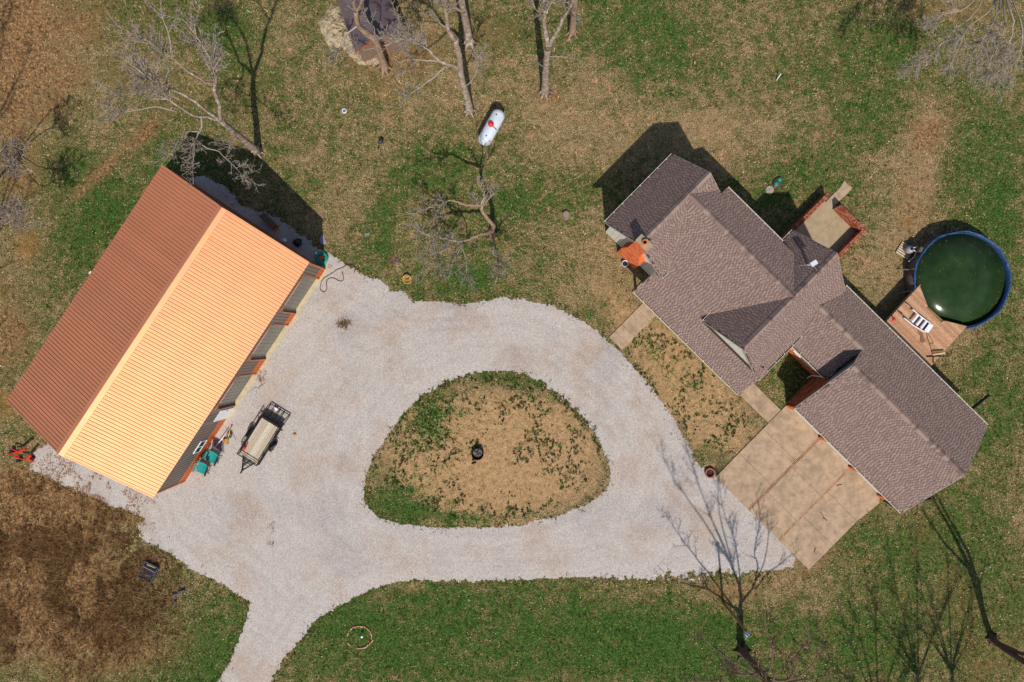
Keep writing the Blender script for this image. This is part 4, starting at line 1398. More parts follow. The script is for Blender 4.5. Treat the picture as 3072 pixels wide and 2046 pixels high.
MB().tube([(0, .05, .05), (-.06, .3, .1)], .03, 6).build('handle', M_black, toy)

# ------------------------------------------------------------------ pool pump on a pallet
p = at(2712, 752)
pal = thing('wooden_pallet', 'small grey slatted pallet on the grass beside the pool', 'pallet', p, R(-32))
M_pal = pm('grey_slat', lin(196, 178, 152), .85, 0, 6, .25)
for k in range(6):
    MB().box(-.48, .48, -.45 + k * .16, -.45 + k * .16 + .1, .1, .125).build('slat', M_pal, pal)
for x in (-.42, 0, .42): MB().box(x - .03, x + .03, -.46, .46, .0, .098).build('runner', M_wood, pal)
pp = thing('pool_pump', 'grey dome sand filter and pump standing on the pallet', 'pump', p + Vector((.14, .02, .126)), R(-32))
M_filt = pm('grey_filter', lin(150, 148, 150), .4, 0, 4, .1)
MB().lathe([(.18, 0), (.27, .1), (.29, .3), (.24, .48), (.12, .56), (.0, .58)], 20).build('tank', M_filt, pp, True)
MB().lathe([(.09, 0), (.1, .1), (.05, .14), (0, .15)], 12, (0, 0, .56)).build('valve_head', M_black, pp, True)
MB().tube([(-.1, .3, .12), (-.1, .62, .12)], .09, 10).build('motor', M_ladd, pp, True)
hz = [(0.08, .0, .66), (.35, -.05, .6), (.5, -.3, .45), (.42, -.6, .35), (.3, -.8, .5)]
MB().tube(hz, .03, 6).build('hose', M_lad, pp, True)
MB().tube([(0.02, .1, .66), (.2, .3, .62), (.36, .35, .5)], .03, 6).build('hose', M_lad, pp, True)

# ------------------------------------------------------------------ landscape trailer
ta, tb = at(789, 1253, .55), at(727, 1354, .55)
TA = math.atan2((ta - tb).y, (ta - tb).x)
tc = (at(789, 1253, .55) + at(842, 1285, .55) + at(716, 1354, .55) + at(776, 1393, .55)) / 4
tr = thing('utility_trailer', 'black flatbed utility trailer with plank floor and mesh ramp gate', 'trailer', (tc.x, tc.y, 0), TA)
TL, TW = 1.5, .78
fr = MB()
for s_ in (-1, 1): fr.box(-TL, TL, s_ * TW - .04, s_ * TW + .04, .42, .54)
for x in (-TL, -.75, 0, .75, TL - .08): fr.box(x, x + .08, -TW + .042, TW - .042, .43, .52)
fr.build('frame', M_black, tr)
PC = [lin(196, 180, 158), lin(184, 168, 146), lin(206, 192, 170), lin(176, 158, 136), lin(190, 172, 146)]
n = 10; pwid = (2 * TW - .1) / n
for k in range(n):
    y = -TW + .05 + k * pwid
    MB().box(-TL + .02, TL - .1, y + .004, y + pwid - .004, .522, .56 + random.uniform(-.002, .004), random.choice(PC)).build('floor_plank', M_plankv, tr, col=True)
rl = MB()
for s_ in (-1, 1):
    rl.bar((-TL, s_ * TW, .95), (TL, s_ * TW, .95), .05)
    for x in (-TL, -.75, 0, .75, TL): rl.bar((x, s_ * TW, .54), (x, s_ * TW, .95), .045)
    rl.bar((-TL, s_ * TW, .54), (-.75, s_ * TW, .93), .03); rl.bar((.75, s_ * TW, .93), (TL, s_ * TW, .54), .03)
rl.bar((-TL, -TW, .95), (-TL, TW, .95), .05)
rl.bar((-TL, -TW, .72), (-TL, TW, .72), .03)
rl.build('side_rails', M_black, tr)
M_mesh = pm('dark_mesh', lin(44, 40, 42), .6, .3, 8, .2)
gt = MB()
G1 = TL + .98
gz_ = lambda x: .5 - (x - TL) * .3
for y in (-TW, -TW * .42, .0, TW * .5, TW): gt.bar((TL + .02, y, gz_(TL)), (G1, y, gz_(G1)), .045)
gt.bar((G1, -TW - .02, gz_(G1)), (G1, TW + .02, gz_(G1)), .06); gt.bar((TL + .03, -TW, gz_(TL)), (TL + .03, TW, gz_(TL)), .06)
ramp_ = gt.build('ramp_gate', M_black, tr)
ms = MB()
for k in range(13):
    x = TL + .06 + k * .022
    ms.bar((x, -TW, gz_(x) - .03), (x, TW, gz_(x) - .03), .012)
for k in range(40):
    y = -TW + 2 * TW * (k + .5) / 40
    ms.bar((TL + .05, y, gz_(TL) - .03), (TL + .34, y, gz_(TL + .34) - .03), .012)
for k in range(5):
    x = TL + .42 + k * .13
    ms.bar((x, -TW, gz_(x) - .03), (x, TW, gz_(x) - .03), .005)
ms.build('ramp_mesh', M_mesh, ramp_, kind='stuff')
MB().box(G1 - .22, G1 - .06, .16, .44, gz_(G1) + .05, gz_(G1) + .065).build('plate', M_white, ramp_)
for s_ in (-1, 1):
    y = s_ * (TW + .17)
    wh = MB().tube([(.05, y - .09, .3), (.05, y - .08, .3), (.05, y + .08, .3), (.05, y + .09, .3)], [.2, .3, .3, .2], 20)
    M_tyre = M_black
    tyre = wh.build('wheel', pm('tyre_rubber', lin(40, 38, 38), .9, 0, 12, .2), tr, True)
    MB().tube([(.05, y + s_ * .092, .3), (.05, y + s_ * .1, .3)], [.17, .15], 16).build('rim', pm('rim_grey', lin(150, 150, 152), .4, .5, 5, .1), tyre)
    fd = MB(); pr = []
    for k in range(9):
        a = math.pi * (k / 8); pr.append((.05 + .42 * math.cos(a), .3 + .38 * math.sin(a)))
    vs = [(x, y - .11, z) for x, z in pr] + [(x, y + .11, z) for x, z in pr] + [(x, y - .11, z - .015) for x, z in pr] + [(x, y + .11, z - .015) for x, z in pr]
    fs = []
    for k in range(8): fs += [(k, k + 1, 9 + k + 1, 9 + k), (18 + k + 1, 18 + k, 27 + k, 27 + k + 1), (k, 18 + k, 18 + k + 1, k + 1), (9 + k, 9 + k + 1, 27 + k + 1, 27 + k)]
    fd.add(vs, fs); fd.build('fender', M_black, tr, True)
tg = MB()
for s_ in (-1, 1): tg.bar((-TL, s_ * .5, .46), (-TL - .95, 0, .46), .07)
tg.bar((-TL - .35, -.32, .46), (-TL - .35, .32, .46), .04); tg.bar((-TL - .5, -.26, .47), (-TL - .5, .26, .47), .03)
tg.build('tongue', M_black, tr)
ms = MB()
for k in range(9):
    x = -TL - .06 - k * .035; h_ = .46 * (1 - (k * .035) / .95)
    ms.bar((x, -h_, .48), (x, h_, .48), .016)
ms.build('tongue_mesh', M_mesh, tr)
MB().tube([(-TL - .85, 0, .3), (-TL - .85, 0, .75)], .035, 8).build('jack', M_black, tr, True)
MB().rbox(-TL - 1.05, 0, .42, .28, .09, .09).build('coupler', M_black, tr)
for s_ in (-1, 1): MB().rbox(TL - .12, s_ * (TW + .1), .44, .09, .14, .08).build('tail_light', M_red if s_ > 0 else M_black, tr)
ex = thing('red_jack', 'small red bottle jack lying in the front corner of the trailer bed', 'jack', at(737, 1342, .57), R(62))
MB().tube([(-.22, 0, .07), (.12, 0, .07)], .075, 8).build('body', M_red, ex, True)
MB().tube([(.12, 0, .07), (.3, 0, .07)], .03, 8).build('shaft', M_red, ex, True)
MB().tube([(.3, 0, .07), (.36, 0, .07)], .04, 8).build('head', M_black, ex, True)


# ------------------------------------------------------------------ camp chairs against the barn
def camp_chair(label, loc, rz):
    t = thing('camp_chair', label, 'chair', loc, rz, 'teal camp chairs by the barn')
    mt = camp_chair.m
    # seat sling, sagging; front is -y
    b = MB(); nx, ny = 7, 6; vs = []
    for j in range(ny):
        for i in range(nx):
            x = -.29 + .58 * i / (nx - 1); y = -.28 + .5 * j / (ny - 1)
            vs.append((x, y, .44 - .06 * math.cos(x / .29 * math.pi / 2) - .04 * j / (ny - 1) + random.uniform(-.004, .004)))
    b.add(vs, [(j * nx + i, j * nx + i + 1, (j + 1) * nx + i + 1, (j + 1) * nx + i) for j in range(ny - 1) for i in range(nx - 1)])
    b.build('seat', mt, t, True)
    b = MB(); vs = []
    for j in range(6):
        for i in range(nx):
            x = -.3 + .6 * i / (nx - 1); f = j / 5
            vs.append((x, .2 + .26 * f + .03 * math.cos(x / .3 * math.pi / 2), .41 + .5 * f + random.uniform(-.004, .004)))
    b.add(vs, [(j * nx + i, j * nx + i + 1, (j + 1) * nx + i + 1, (j + 1) * nx + i) for j in range(5) for i in range(nx - 1)])
    b.build('backrest', mt, t, True)
    for s_ in (-1, 1):
        MB().box(s_ * .36 - .045, s_ * .36 + .045, -.3, .24, .62, .65).build('armrest', mt if s_ < 0 else M_black, t)
        for (a, c) in (((s_ * .34, -.3, .0), (s_ * .34, .22, .64)), ((s_ * .34, .3, .0), (s_ * .34, -.28, .62)), ((s_ * .32, .24, .0), (s_ * .31, .47, .93))):
            MB().tube([a, c], .013, 6).build('leg', M_black, t)
    t.scale = (1.2, 1.2, 1.12)
    MB().tube([(-.33, -.3, .02), (.33, .28, .4)], .011, 6).build('cross_brace', M_black, t); MB().tube([(.33, -.3, .02), (-.33, .28, .4)], .011, 6).build('cross_brace', M_black, t)
    return t


camp_chair.m = pm('teal_canvas', lin(20, 140, 134), .75, 0, 6, .18, .1)
camp_chair('teal folding camp chair nearer the tool pile and barn window', at(646, 1370), R(-28))
camp_chair('teal folding camp chair closer to the barn corner, second from the tools', at(615, 1402), R(-20))

# tools and clutter beside the chairs
z5b = lambda x, y, z=0: at(560 + x * .1276, 1240 + y * .1276, z)


def stick(name, label, cat, a, b, r, mat, za=.03, zb=.03, head=None):
    A = z5b(*a, za); B = z5b(*b, zb); m = (A + B) / 2; m.z = 0
    o = thing(name, label, cat, m)
    MB().tube([A - m, B - m], r, 6).build('handle', mat, o, True)
    if head: head(o, A - m, B - m)
    return o


M_straw = pm('broom_straw', lin(190, 138, 68), .9, 0, 18, .4)
M_yel = pm('yellow_wood', lin(214, 170, 84), .7, 0, 8, .2)
M_green = pm('green_plastic', lin(22, 132, 52), .4, 0, 5, .12)
M_tarp = pm('grey_tarp', lin(124, 112, 110), .8, 0, 4, .15)


def broom_head(o, a, b):
    d = (a - b).normalized(); n = Vector((-d.y, d.x, 0))
    q = MB()
    for k in range(26):
        s0 = random.uniform(-.2, .2)
        q.tube([b + n * s0 * .5 + Vector((0, 0, .05)), b - d * .36 + n * s0 * 1.3 + Vector((0, 0, random.uniform(.02, .1)))], .012, 4)
    q.build('bristles', M_straw, o)


def spade_head(o, a, b):
    d = (b - a).normalized(); n = Vector((-d.y, d.x, 0))
    P = [a - n * .11, a + n * .11, a - d * .2 + n * .1, a - d * .3, a - d * .2 - n * .1]
    MB().prism([(p.x, p.y) for p in P], .03, .05).build('blade', M_black, o)


stick('straw_broom', 'straw broom with yellow handle lying on the gravel by the barn', 'broom', (1060, 310), (950, 600), .025, M_yel, .25, .08, broom_head)
stick('plastic_pipe', 'long white pipe leaning across the clutter beside the camp chairs', 'pipe', (945, 455), (640, 830), .03, M_lad, .5, .15)
stick('garden_spade', 'red handled spade between the white pipe and the green bucket', 'spade', (905, 560), (985, 440), .03, M_red, .18, .3, spade_head)
stick('metal_rod', 'thin dark rod lying to the right of the green bucket', 'rod', (1065, 415), (1165, 635), .018, M_black)
stick('metal_rod', 'short dark rod left of the broom handle near the barn wall', 'rod', (920, 325), (975, 440), .02, M_black)
stick('wood_stake', 'bundle of tan wooden stakes crossing the broom handle', 'stake', (985, 560), (1020, 350), .035, M_yel, .3, .35)
bk = thing('bucket', 'small green plastic bucket among the garden tools', 'bucket', z5b(1035, 515))
MB().lathe([(.13, 0), (.16, .3), (.175, .31), (.15, .3), (.125, .02), (0, .02)], 18).build('shell', M_green, bk, True)
MB().tube([(-.16, 0, .3), (-.1, .12, .33), (.1, .12, .33), (.16, 0, .3)], .008, 5).build('handle', M_lad, bk)
tp = thing('grey_tarp', 'grey folded tarp lying between the tools and the camp chairs', 'tarp', z5b(760, 770))
c0 = z5b(760, 770)
q = [z5b(x, y) - c0 for x, y in ((640, 680), (760, 690), (880, 690), (885, 800), (890, 930), (820, 890), (735, 860), (650, 800))]
MB().prism([(p.x, p.y) for p in q], 0, .05).build('lower_fold', M_tarp, tp)
q = [z5b(x, y) - c0 for x, y in ((670, 600), (820, 640), (870, 720), (700, 740), (640, 690))]
MB().prism([(p.x, p.y) for p in q], .052, .09).build('upper_fold', M_tarp, tp)


# ------------------------------------------------------------------ yard things
def ring_tube(r, z, tr_, n=36, m=8, jit=0.0):
    vs, fs = [], []
    for k in range(n):
        a = 2 * math.pi * k / n; rr = r + random.uniform(-jit, jit)
        for j in range(m):
            t = 2 * math.pi * j / m
            vs.append(((rr + tr_ * math.cos(t)) * math.cos(a), (rr + tr_ * math.cos(t)) * math.sin(a), z + tr_ * math.sin(t)))
    for k in range(n):
        k2 = (k + 1) % n
        for j in range(m): fs.append((k * m + j, k2 * m + j, k2 * m + (j + 1) % m, k * m + (j + 1) % m))
    return vs, fs


z6b = lambda x, y, z=0: at(680 + x * .1786, 620 + y * .1786, z)
# coiled garden hose with a paver in the middle
hc = thing('garden_hose', 'teal garden hose coiled in a ring at the barn corner', 'hose', z6b(1605, 870))
M_hose = pm('teal_hose', lin(20, 150, 124), .5, 0, 5, .15)
for k, (r, z) in enumerate(((.4, .05), (.33, .05), (.43, .13), (.36, .13), (.3, .13), (.4, .21), (.33, .21))):
    b = MB(); b.add(*ring_tube(r, z, .042, jit=.012)); b.build('hose_loop', M_hose, hc, True)
tag(MB().rbox(0, 0, 0, .36, .3, .2, R(25)).build('paver_block', pm('red_paver', lin(176, 106, 84), .9, 0, 9, .3, .2), None, loc=z6b(1605, 860)), 'reddish paver block lying inside the teal hose coil', 'block')
tag(MB().lathe([(.1, 0), (.11, .2), (.05, .27), (.035, .32), (0, .32)], 12).build('plastic_jug', M_lad, None, True, loc=z6b(1512, 790)), 'white plastic jug behind the teal hose coil', 'jug')
tag(MB().rbox(0, 0, 0, .28, .26, .06, R(-25)).build('paver_block', pm('tan_paver', lin(178, 146, 116), .9, 0, 9, .3), None, loc=z6b(1740, 1012)), 'flat tan paver on the gravel by the barn corner post', 'block')
cord = [(2140, 1105), (2166, 1040), (2110, 985), (2030, 975), (1950, 1020), (1850, 1062), (1750, 1130), (1632, 1200), (1585, 1285), (1570, 1370), (1615, 1430), (1665, 1412), (1682, 1350), (1675, 1275), (1715, 1208), (1800, 1198), (1870, 1240), (1930, 1252), (1962, 1200), (1940, 1092)]
c0 = z6b(1750, 1130)
P = [z6b(x, y, .05) - c0 for x, y in cord]
S_ = []
for i in range(len(P) - 1):
    p0, p1, p2, p3 = P[max(i - 1, 0)], P[i], P[i + 1], P[min(i + 2, len(P) - 1)]
    for k in range(4):
        t = k / 4
        S_.append(.5 * ((2 * p1) + (p2 - p0) * t + (2 * p0 - 5 * p1 + 4 * p2 - p3) * t * t + (3 * p1 - p0 - 3 * p2 + p3) * t ** 3))
S_.append(P[-1])
tag(MB().tube(S_, .024, 6).build('extension_cord', pm('dark_cord', lin(58, 48, 42), .7, 0, 6, .2), None, True, loc=c0), 'dark cord lying in loose loops on the gravel by the barn', 'cord')
# bench-like wooden chest with wire rack in the barn's shade
a = z6b(640, 130); b = z6b(860, 350)
ang = math.atan2((b - a).y, (b - a).x)
ch = thing('wooden_chest', 'brown wooden chest with a wire rack behind it in the shade of the barn', 'chest', z6b(745, 265), ang)
M_chest = pm('brown_boards', lin(112, 84, 74), .8, 0, 8, .25)
for k in range(4): MB().box(-.62, .62, -.2 + k * .1, -.2 + k * .1 + .094, .62, .65).build('lid_board', M_chest, ch)
MB().box(-.6, .6, -.19, .19, .12, .615).build('body', M_chest, ch)
for x in (-.56, .56):
    for y in (-.16, .16): MB().box(x - .03, x + .03, y - .03, y + .03, 0, .12).build('leg', M_chest, ch)
rk = MB()
for y in (.24, .62): rk.bar((-.6, y, .5), (.62, y, .5), .025)
for k in range(5): rk.bar((-.6 + k * .3, .24, .5), (-.6 + k * .3, .62, .5), .02)
for x in (-.6, .62): rk.bar((x, .62, 0), (x, .62, .5), .025)
rk.build('wire_rack', M_poolpost, ch)
MB().rbox(.72, -.02, .3, .16, .22, .2, .2).build('copper_end', M_copper, ch); MB().bar((.7, -.3, .02), (.7, .5, .45), .03).build('brace', M_copper, ch)
bg_ = thing('trash_bag', 'black bag slumped on the gravel behind the barn', 'bag', z6b(1190, 612))
vs = MB().lathe([(.0, 0), (.26, .02), (.3, .14), (.22, .3), (.08, .4), (.05, .46), (0, .46)], 14)
vs.v = [(x * (1 + .25 * math.sin(5 * y + 3 * z)) + .1 * z, y * (1 + .2 * math.sin(6 * x)), z) for x, y, z in vs.v]
vs.build('body', pm('black_bag', lin(20, 20, 22), .35, 0, 5, .3), bg_, True)
gc = thing('gas_cylinder', 'small white gas cylinder standing against the barn gable', 'gas cylinder', z6b(980, 575))
MB().lathe([(.13, 0), (.15, .04), (.15, .3), (.1, .37), (0, .38)], 16).build('tank', M_lad, gc, True)
MB().lathe([(.09, .36), (.1, .48), (.085, .48), (.075, .37)], 12, close=True).build('collar', M_lad, gc)
bx = z6b(1630, 560)
tag(MB().prism([(-.28, -.1), (-.1, -.32), (.26, -.24), (.12, .02), (.02, .34), (-.2, .3)], 0, .07).build('grey_rag', pm('lilac_cloth', lin(140, 132, 150), .9, 0, 14, .4), None, loc=bx), 'crumpled grey rag on the grass edge near the hose coil', 'cloth')

# propane tank
pa, pb_ = at(1503, 330, 1.0), at(1446, 433, 1.0)
pm_ = (pa + pb_) / 2; PA = math.atan2((pa - pb_).y, (pa - pb_).x); half_ = (pa - pb_).length / 2; r_ = .48
pt = thing('propane_tank', 'long white propane tank with a red dome lid on the lawn', 'propane tank', (pm_.x, pm_.y, 0), PA)
M_tank = pm('tank_white', lin(206, 212, 220), .42, 0, 2.2, .06, 0, .4, lin(150, 156, 164), .35)
sec = []
for k in range(7):
    a = math.pi / 2 * k / 6; sec.append((-half_ + r_ * .85 * (1 - math.sin(a)), r_ * math.cos(a)))
xs = [(-half_ + .85 * r_ * (1 - math.cos(math.pi / 2 * k / 6)), max(.01, r_ * math.sin(math.pi / 2 * k / 6))) for k in range(7)]
xs += [(-x, r) for x, r in xs[::-1]]
MB().tube([(x, 0, .92) for x, r in xs], [r for x, r in xs], 28).build('vessel', M_tank, pt, True)
for x in (-.8, .8):
    MB().box(x - .05, x + .05, -.34, .34, 0, .55).build('leg', M_tank, pt); MB().lathe([(.03, 0), (.05, .05), (.02, .08), (0, .08)], 8, (x, .05 if x > 0 else -.05, 1.39)).build('fitting', M_black, pt)
MB().lathe([(.2, 0), (.2, .12), (.14, .22), (0, .25)], 22, (.06, .06, 1.34)).build('dome_lid', pm('red_lid', lin(226, 24, 34), .4, 0, 3, .08), pt, True)
b = MB(); b.tube([(.02, -.14 - .48 * 0, 1.385), (-.02, -.3, 1.30), (-.03, -.42, 1.16)], .028, 5); b.build('regulator_pipe', M_black, pt)

# septic covers
sp_ = thing('septic_riser', 'black oval septic riser with two green round lids', 'septic cover', at(2332, 547), R(52))
e = MB().lathe([(.27, 0), (.285, .1), (.27, .13), (0, .135)], 28); e.v = [(x * 1.5, y, z) for x, y, z in e.v]
e.build('rim', pm('riser_black', lin(62, 64, 78), .5, 0, 4, .15), sp_, True)
for x in (-.19, .19):
    MB().lathe([(.13, .135), (.13, .17), (.1, .18), (0, .175)], 18, (x, 0, 0)).build('lid', pm('lid_green', lin(36, 150, 84), .45, 0, 5, .15), sp_, True)
sl_ = thing('concrete_cover', 'round grey concrete septic lid beside the oval green riser', 'septic cover', at(2308, 570))
MB().lathe([(.29, 0), (.29, .07), (.26, .09), (0, .095)], 28).build('slab', pm('lid_concrete', lin(158, 142, 130), .9, 0, 6, .2, .2), sl_)
MB().tube([(-.06, 0, .095), (-.05, 0, .12), (.05, 0, .12), (.06, 0, .095)], .01, 5).build('handle', M_black, sl_)

st_ = thing('tree_stump', 'grey weathered tree stump alone in the back lawn', 'stump', at(1698, 645))
M_stump = pm('stump_grey', lin(126, 112, 98), .95, 0, 7, .35, .4)
q = MB().lathe([(.33, 0), (.27, .06), (.25, .22), (.2, .235), (0, .24)], 14); q.v = [(x * (1 + .13 * math.sin(3 * math.atan2(y, x))), y * (1 + .1 * math.cos(4 * math.atan2(y, x))), z) for x, y, z in q.v]
q.build('bole', M_stump, st_)
MB().lathe([(.0, .246), (.19, .242)], 14).build('cut_face', pm('cut_wood', lin(140, 124, 108), .9, 0, 20, .3), st_)
wc = thing('well_cap', 'round white well cap on bare clay in the lawn', 'pipe cap', at(1034, 334))
MB().lathe([(.17, 0), (.17, .14), (.15, .16), (.13, .16), (.12, .1), (0, .1)], 18).build('pipe', M_lad, wc, True)
MB().lathe([(.11, .11), (.09, .15), (0, .16)], 12).build('plug', pm('slate_plug', lin(86, 104, 124), .5, 0, 5, .2), wc)
bkt = thing('plastic_bucket', 'small black bucket tipped over on the lawn', 'bucket', at(1143, 427), R(70))
q = MB().lathe([(.0, 0), (.13, 0), (.17, .34), (.155, .34), (.12, .03)], 16); q.v = [(z - .15, y, .17 + x * .95) for x, y, z in q.v]
q.build('shell', pm('bucket_black', lin(52, 54, 60), .5, 0, 5, .2), bkt, True)
MB().rbox(-.38, .03, 0, .24, .12, .04, .3).build('strap', M_black, bkt)
tag(MB().prism([(-.2, -.05), (-.05, -.12), (.22, .0), (.1, .1), (-.12, .06)], 0, .05).build('plastic_scrap', pm('scrap_grey', lin(122, 128, 138), .5, 0, 8, .3), None, loc=at(1101, 703)), 'small grey plastic scrap in the grass near the gravel', 'scrap')
tag(MB().prism([(-.3, -.1), (.0, -.22), (.3, -.05), (.18, .2), (-.1, .24)], 0, .06).build('plastic_scrap', pm('scrap_dark', lin(92, 84, 92), .7, 0, 10, .4), None, loc=at(1184, 782)), 'dark rumpled scrap lying above the yellow tub', 'scrap')
tub = thing('yellow_tub', 'round yellow rimmed tub of split firewood at the gravel edge', 'tub', at(1222, 838))
MB().lathe([(.26, 0), (.3, .22), (.325, .23), (.29, .22), (.25, .03), (0, .03)], 22).build('shell', pm('tub_yellow', lin(214, 176, 52), .45, 0, 5, .15), tub, True)
for k in range(6):
    a = k * 1.1
    MB().tube([(.14 * math.cos(a) - .1, .14 * math.sin(a), .1 + .05 * (k % 3)), (.14 * math.cos(a) + .1, .14 * math.sin(a) + .1, .26 + .03 * (k % 2))], .05, 6).build('log', pm('log_%d' % k, lin(206 - 14 * k, 176 - 16 * k, 148 - 14 * k), .85, 0, 9, .3), tub)
stk = at(2328, 242)
tag(MB().tube([(0, 0, 0), (.16, .3, .5)], .035, 8).build('marker_pipe', M_lad, None, True, loc=stk), 'short white marker pipe leaning in the upper lawn', 'marker')

# fire pit on the island
fp = thing('fire_pit', 'black steel fire ring full of ash on the gravel island', 'fire pit', at(1433, 1360))
M_pit = pm('sooty_steel', lin(30, 28, 30), .6, .3, 7, .3)
MB().lathe([(.43, 0), (.43, .34), (.41, .345), (.40, .34), (.40, .02)], 30, close=True).build('ring', M_pit, fp, True)
ash = MB().lathe([(.4, .02), (.3, .07), (.15, .1), (0, .11)], 16); ash.build('ash', pm('ash', lin(112, 104, 98), .95, 0, 14, .5, .4), fp, True)
for k in range(5):
    a = k * 1.3; MB().tube([(.25 * math.cos(a), .25 * math.sin(a), .1), (-.05 * math.cos(a), .1 * math.sin(a), .15)], .04, 6).build('charred_log', pm('char_%d' % k, lin(60 + 12 * k, 54 + 10 * k, 50 + 10 * k), .9, 0, 9, .4), fp)
tag(MB().tube([(-.16, -.05, .05), (.16, .06, .05)], .05, 6).build('charred_stick', M_pit, None, True, loc=at(1422, 1389)), 'charred stick on the bare ground below the fire ring', 'stick')
# planter ring of edging bricks with a little solar light
ringc = at(1079, 1912)
pr_ = thing('flower_bed_edging', 'ring of tan edging bricks round a small bed in the front lawn', 'edging', ringc)
eb = brick_meshes(.24, .08, .1, [lin(204, 156, 124), lin(190, 140, 110), lin(214, 170, 138), lin(176, 126, 100)])
for k in range(22):
    a = 2 * math.pi * k / 22
    if k in (9, 11, 12, 14, 15): continue
    o = link('brick', random.choice(eb), pr_)
    rr = .84 + random.uniform(-.06, .05)
    o.location = (rr * math.cos(a) * 1.05, rr * math.sin(a) * .95, random.uniform(-.02, .01)); o.rotation_euler = (random.uniform(-.15, .15), random.uniform(-.1, .1), a + math.pi / 2 + random.uniform(-.2, .2))
so = thing('solar_light', 'small white capped solar light standing in the brick ring', 'garden light', at(1089, 1904))
MB().tube([(0, 0, 0), (0, 0, .3)], .018, 6).build('stake', M_black, so); MB().lathe([(.06, .3), (.09, .33), (.085, .38), (0, .4)], 14).build('cap', M_lad, so, True)
# yellowed clump beside the trailer
tag(MB().lathe([(.12, 0), (.14, .06), (.09, .13), (0, .15)], 10).build('clay_clod', pm('clod', lin(184, 140, 78), .95, 0, 10, .35, .4), None, True, loc=at(885, 1303)), 'round ochre clod of clay on the gravel beside the trailer', 'clod')

# black slatted crate lying in the weeds
zc_ = lambda x, y, z=0: at(400 + x * .1276, 1640 + y * .1276, z)
c4 = [zc_(300, 290), zc_(630, 460), zc_(430, 830), zc_(170, 725)]
cc = sum(c4, Vector()) / 4
ang = math.atan2((c4[1] - c4[0]).y, (c4[1] - c4[0]).x)
cr = thing('black_crate', 'black plastic crate with a gridded floor lying open in the weeds', 'crate', cc, ang)
M_crate = pm('crate_black', lin(66, 70, 84), .45, 0, 5, .2)
wx_, wy_ = .5, .62
for s_ in (-1, 1):
    MB().box(s_ * wx_ - .03, s_ * wx_ + .03, -wy_, wy_, 0, .3).build('side_wall', M_crate, cr); MB().box(-wx_ + .032, wx_ - .032, s_ * wy_ - .03, s_ * wy_ + .03, 0, .29 if s_ > 0 else .18).build('end_wall', M_crate, cr)
MB().box(-wx_ + .03, wx_ - .03, -wy_ + .03, wy_ - .03, .02, .05).build('floor', M_pit, cr)
for k in range(9): MB().box(-.4 + k * .1 - .015, -.4 + k * .1 + .015, -wy_ + .05, .18, .052, .09).build('floor_rib', M_crate, cr)
for k in range(8): MB().box(-.44, .44, -wy_ + .1 + k * .09 - .012, -wy_ + .1 + k * .09 + .012, .091, .11).build('floor_rib', M_crate, cr)
MB().box(-wx_ + .03, wx_ - .03, .2, .25, .05, .26).build('divider', M_poolpost, cr); MB().box(-wx_ + .03, wx_ - .03, .31, .34, .05, .2).build('divider', M_crate, cr)
MB().bar((-.3, .5, .3), (.3, .44, .12), .05).build('lid_stay', M_pal, cr)


def log_thing(label, p, ang, ln, r, mat):
    o = thing('old_log', label, 'log', p, ang)
    b = MB(); pts = [(-ln / 2 + ln * k / 6, .04 * math.sin(k * 1.7), r * .8) for k in range(7)]
    b.tube(pts, [r * (.8 + .25 * math.sin(k * 2.1)) for k in range(7)], 8); b.build('bole', mat, o, True)
    MB().tube([(0, 0, r), (.12, r * 1.6, r * 1.4)], [r * .4, r * .2], 6).build('branch_stub', mat, o, True)


M_oldlog = pm('rotten_log', lin(96, 86, 86), .95, 0, 7, .4, .4)
log_thing('grey rotten log lying near the black crate', at(538, 1778), R(28), .95, .14, M_oldlog)
log_thing('short dark log end below the grey rotten log', at(526, 1809), R(70), .4, .12, M_oldlog)

# red implement frame at the left edge
zr = lambda x, y, z: at(x * .0702, 1290 + y * .0702, z)
rf = thing('implement_frame', 'red steel implement frame with upturned arms at the left edge', 'implement', zr(850, 1050, 0))
ro = zr(850, 1050, 0)
M_redst = pm('red_steel', lin(206, 50, 36), .45, .1, 5, .2)
for pts, r in (([(330, 1000, .3), (480, 1060, .35), (700, 1150, .45), (900, 1240, .45), (1150, 1255, .5)], .05), ([(1150, 1255, .5), (1240, 1160, .7), (1340, 1060, .85)], .09),
               ([(500, 800, .4), (660, 880, .5), (830, 930, .5)], .05), ([(830, 930, .5), (960, 860, .7), (1110, 800, .85)], .09), ([(690, 950, .45), (760, 1080, .45), (830, 1190, .45)], .045),
               ([(560, 980, .42), (690, 960, .45), (880, 960, .5)], .04), ([(1190, 1240, .4), (1290, 1280, .3), (1390, 1360, .1)], .07)):
    MB().tube([zr(*p) - ro for p in pts], r, 6).build('frame_bar', M_redst, rf)
for x, y in ((520, 900), (820, 1290)):
    MB().rbox((zr(x, y, .2) - ro).x, (zr(x, y, .2) - ro).y, 0, .25, .2, .36, .4).build('foot', M_pit, rf)
MB().tube([zr(1340, 1130, .1) - ro, zr(1430, 1250, .1) - ro], .14, 10).build('wheel', M_pit, rf, True)


# black drain pipes at the downspouts
def drain(label, a, b):
    m = (a + b) / 2; m.z = 0
    o = MB(); d = b - a; n = max(6, int(d.length / .06)); pts = [a - m + d * k / n + Vector((0, 0, .07)) for k in range(n + 1)]
    o.tube(pts, [.075 if k % 2 else .062 for k in range(n + 1)], 8)
    tag(o.build('drain_pipe', M_black, None, loc=m), label, 'pipe', 'black downspout pipes')


drain('black corrugated drain pipe running from the garage back corner', HW(26.35, 18.9), HW(26.55, 20.85))
drain('black corrugated drain pipe beyond the garage gable end', HW(27.3, 10.9), HW(28.75, 12.77))
drain('black corrugated drain pipe at the lower corner of the concrete drive', at(2651, 1502), at(2684, 1521))
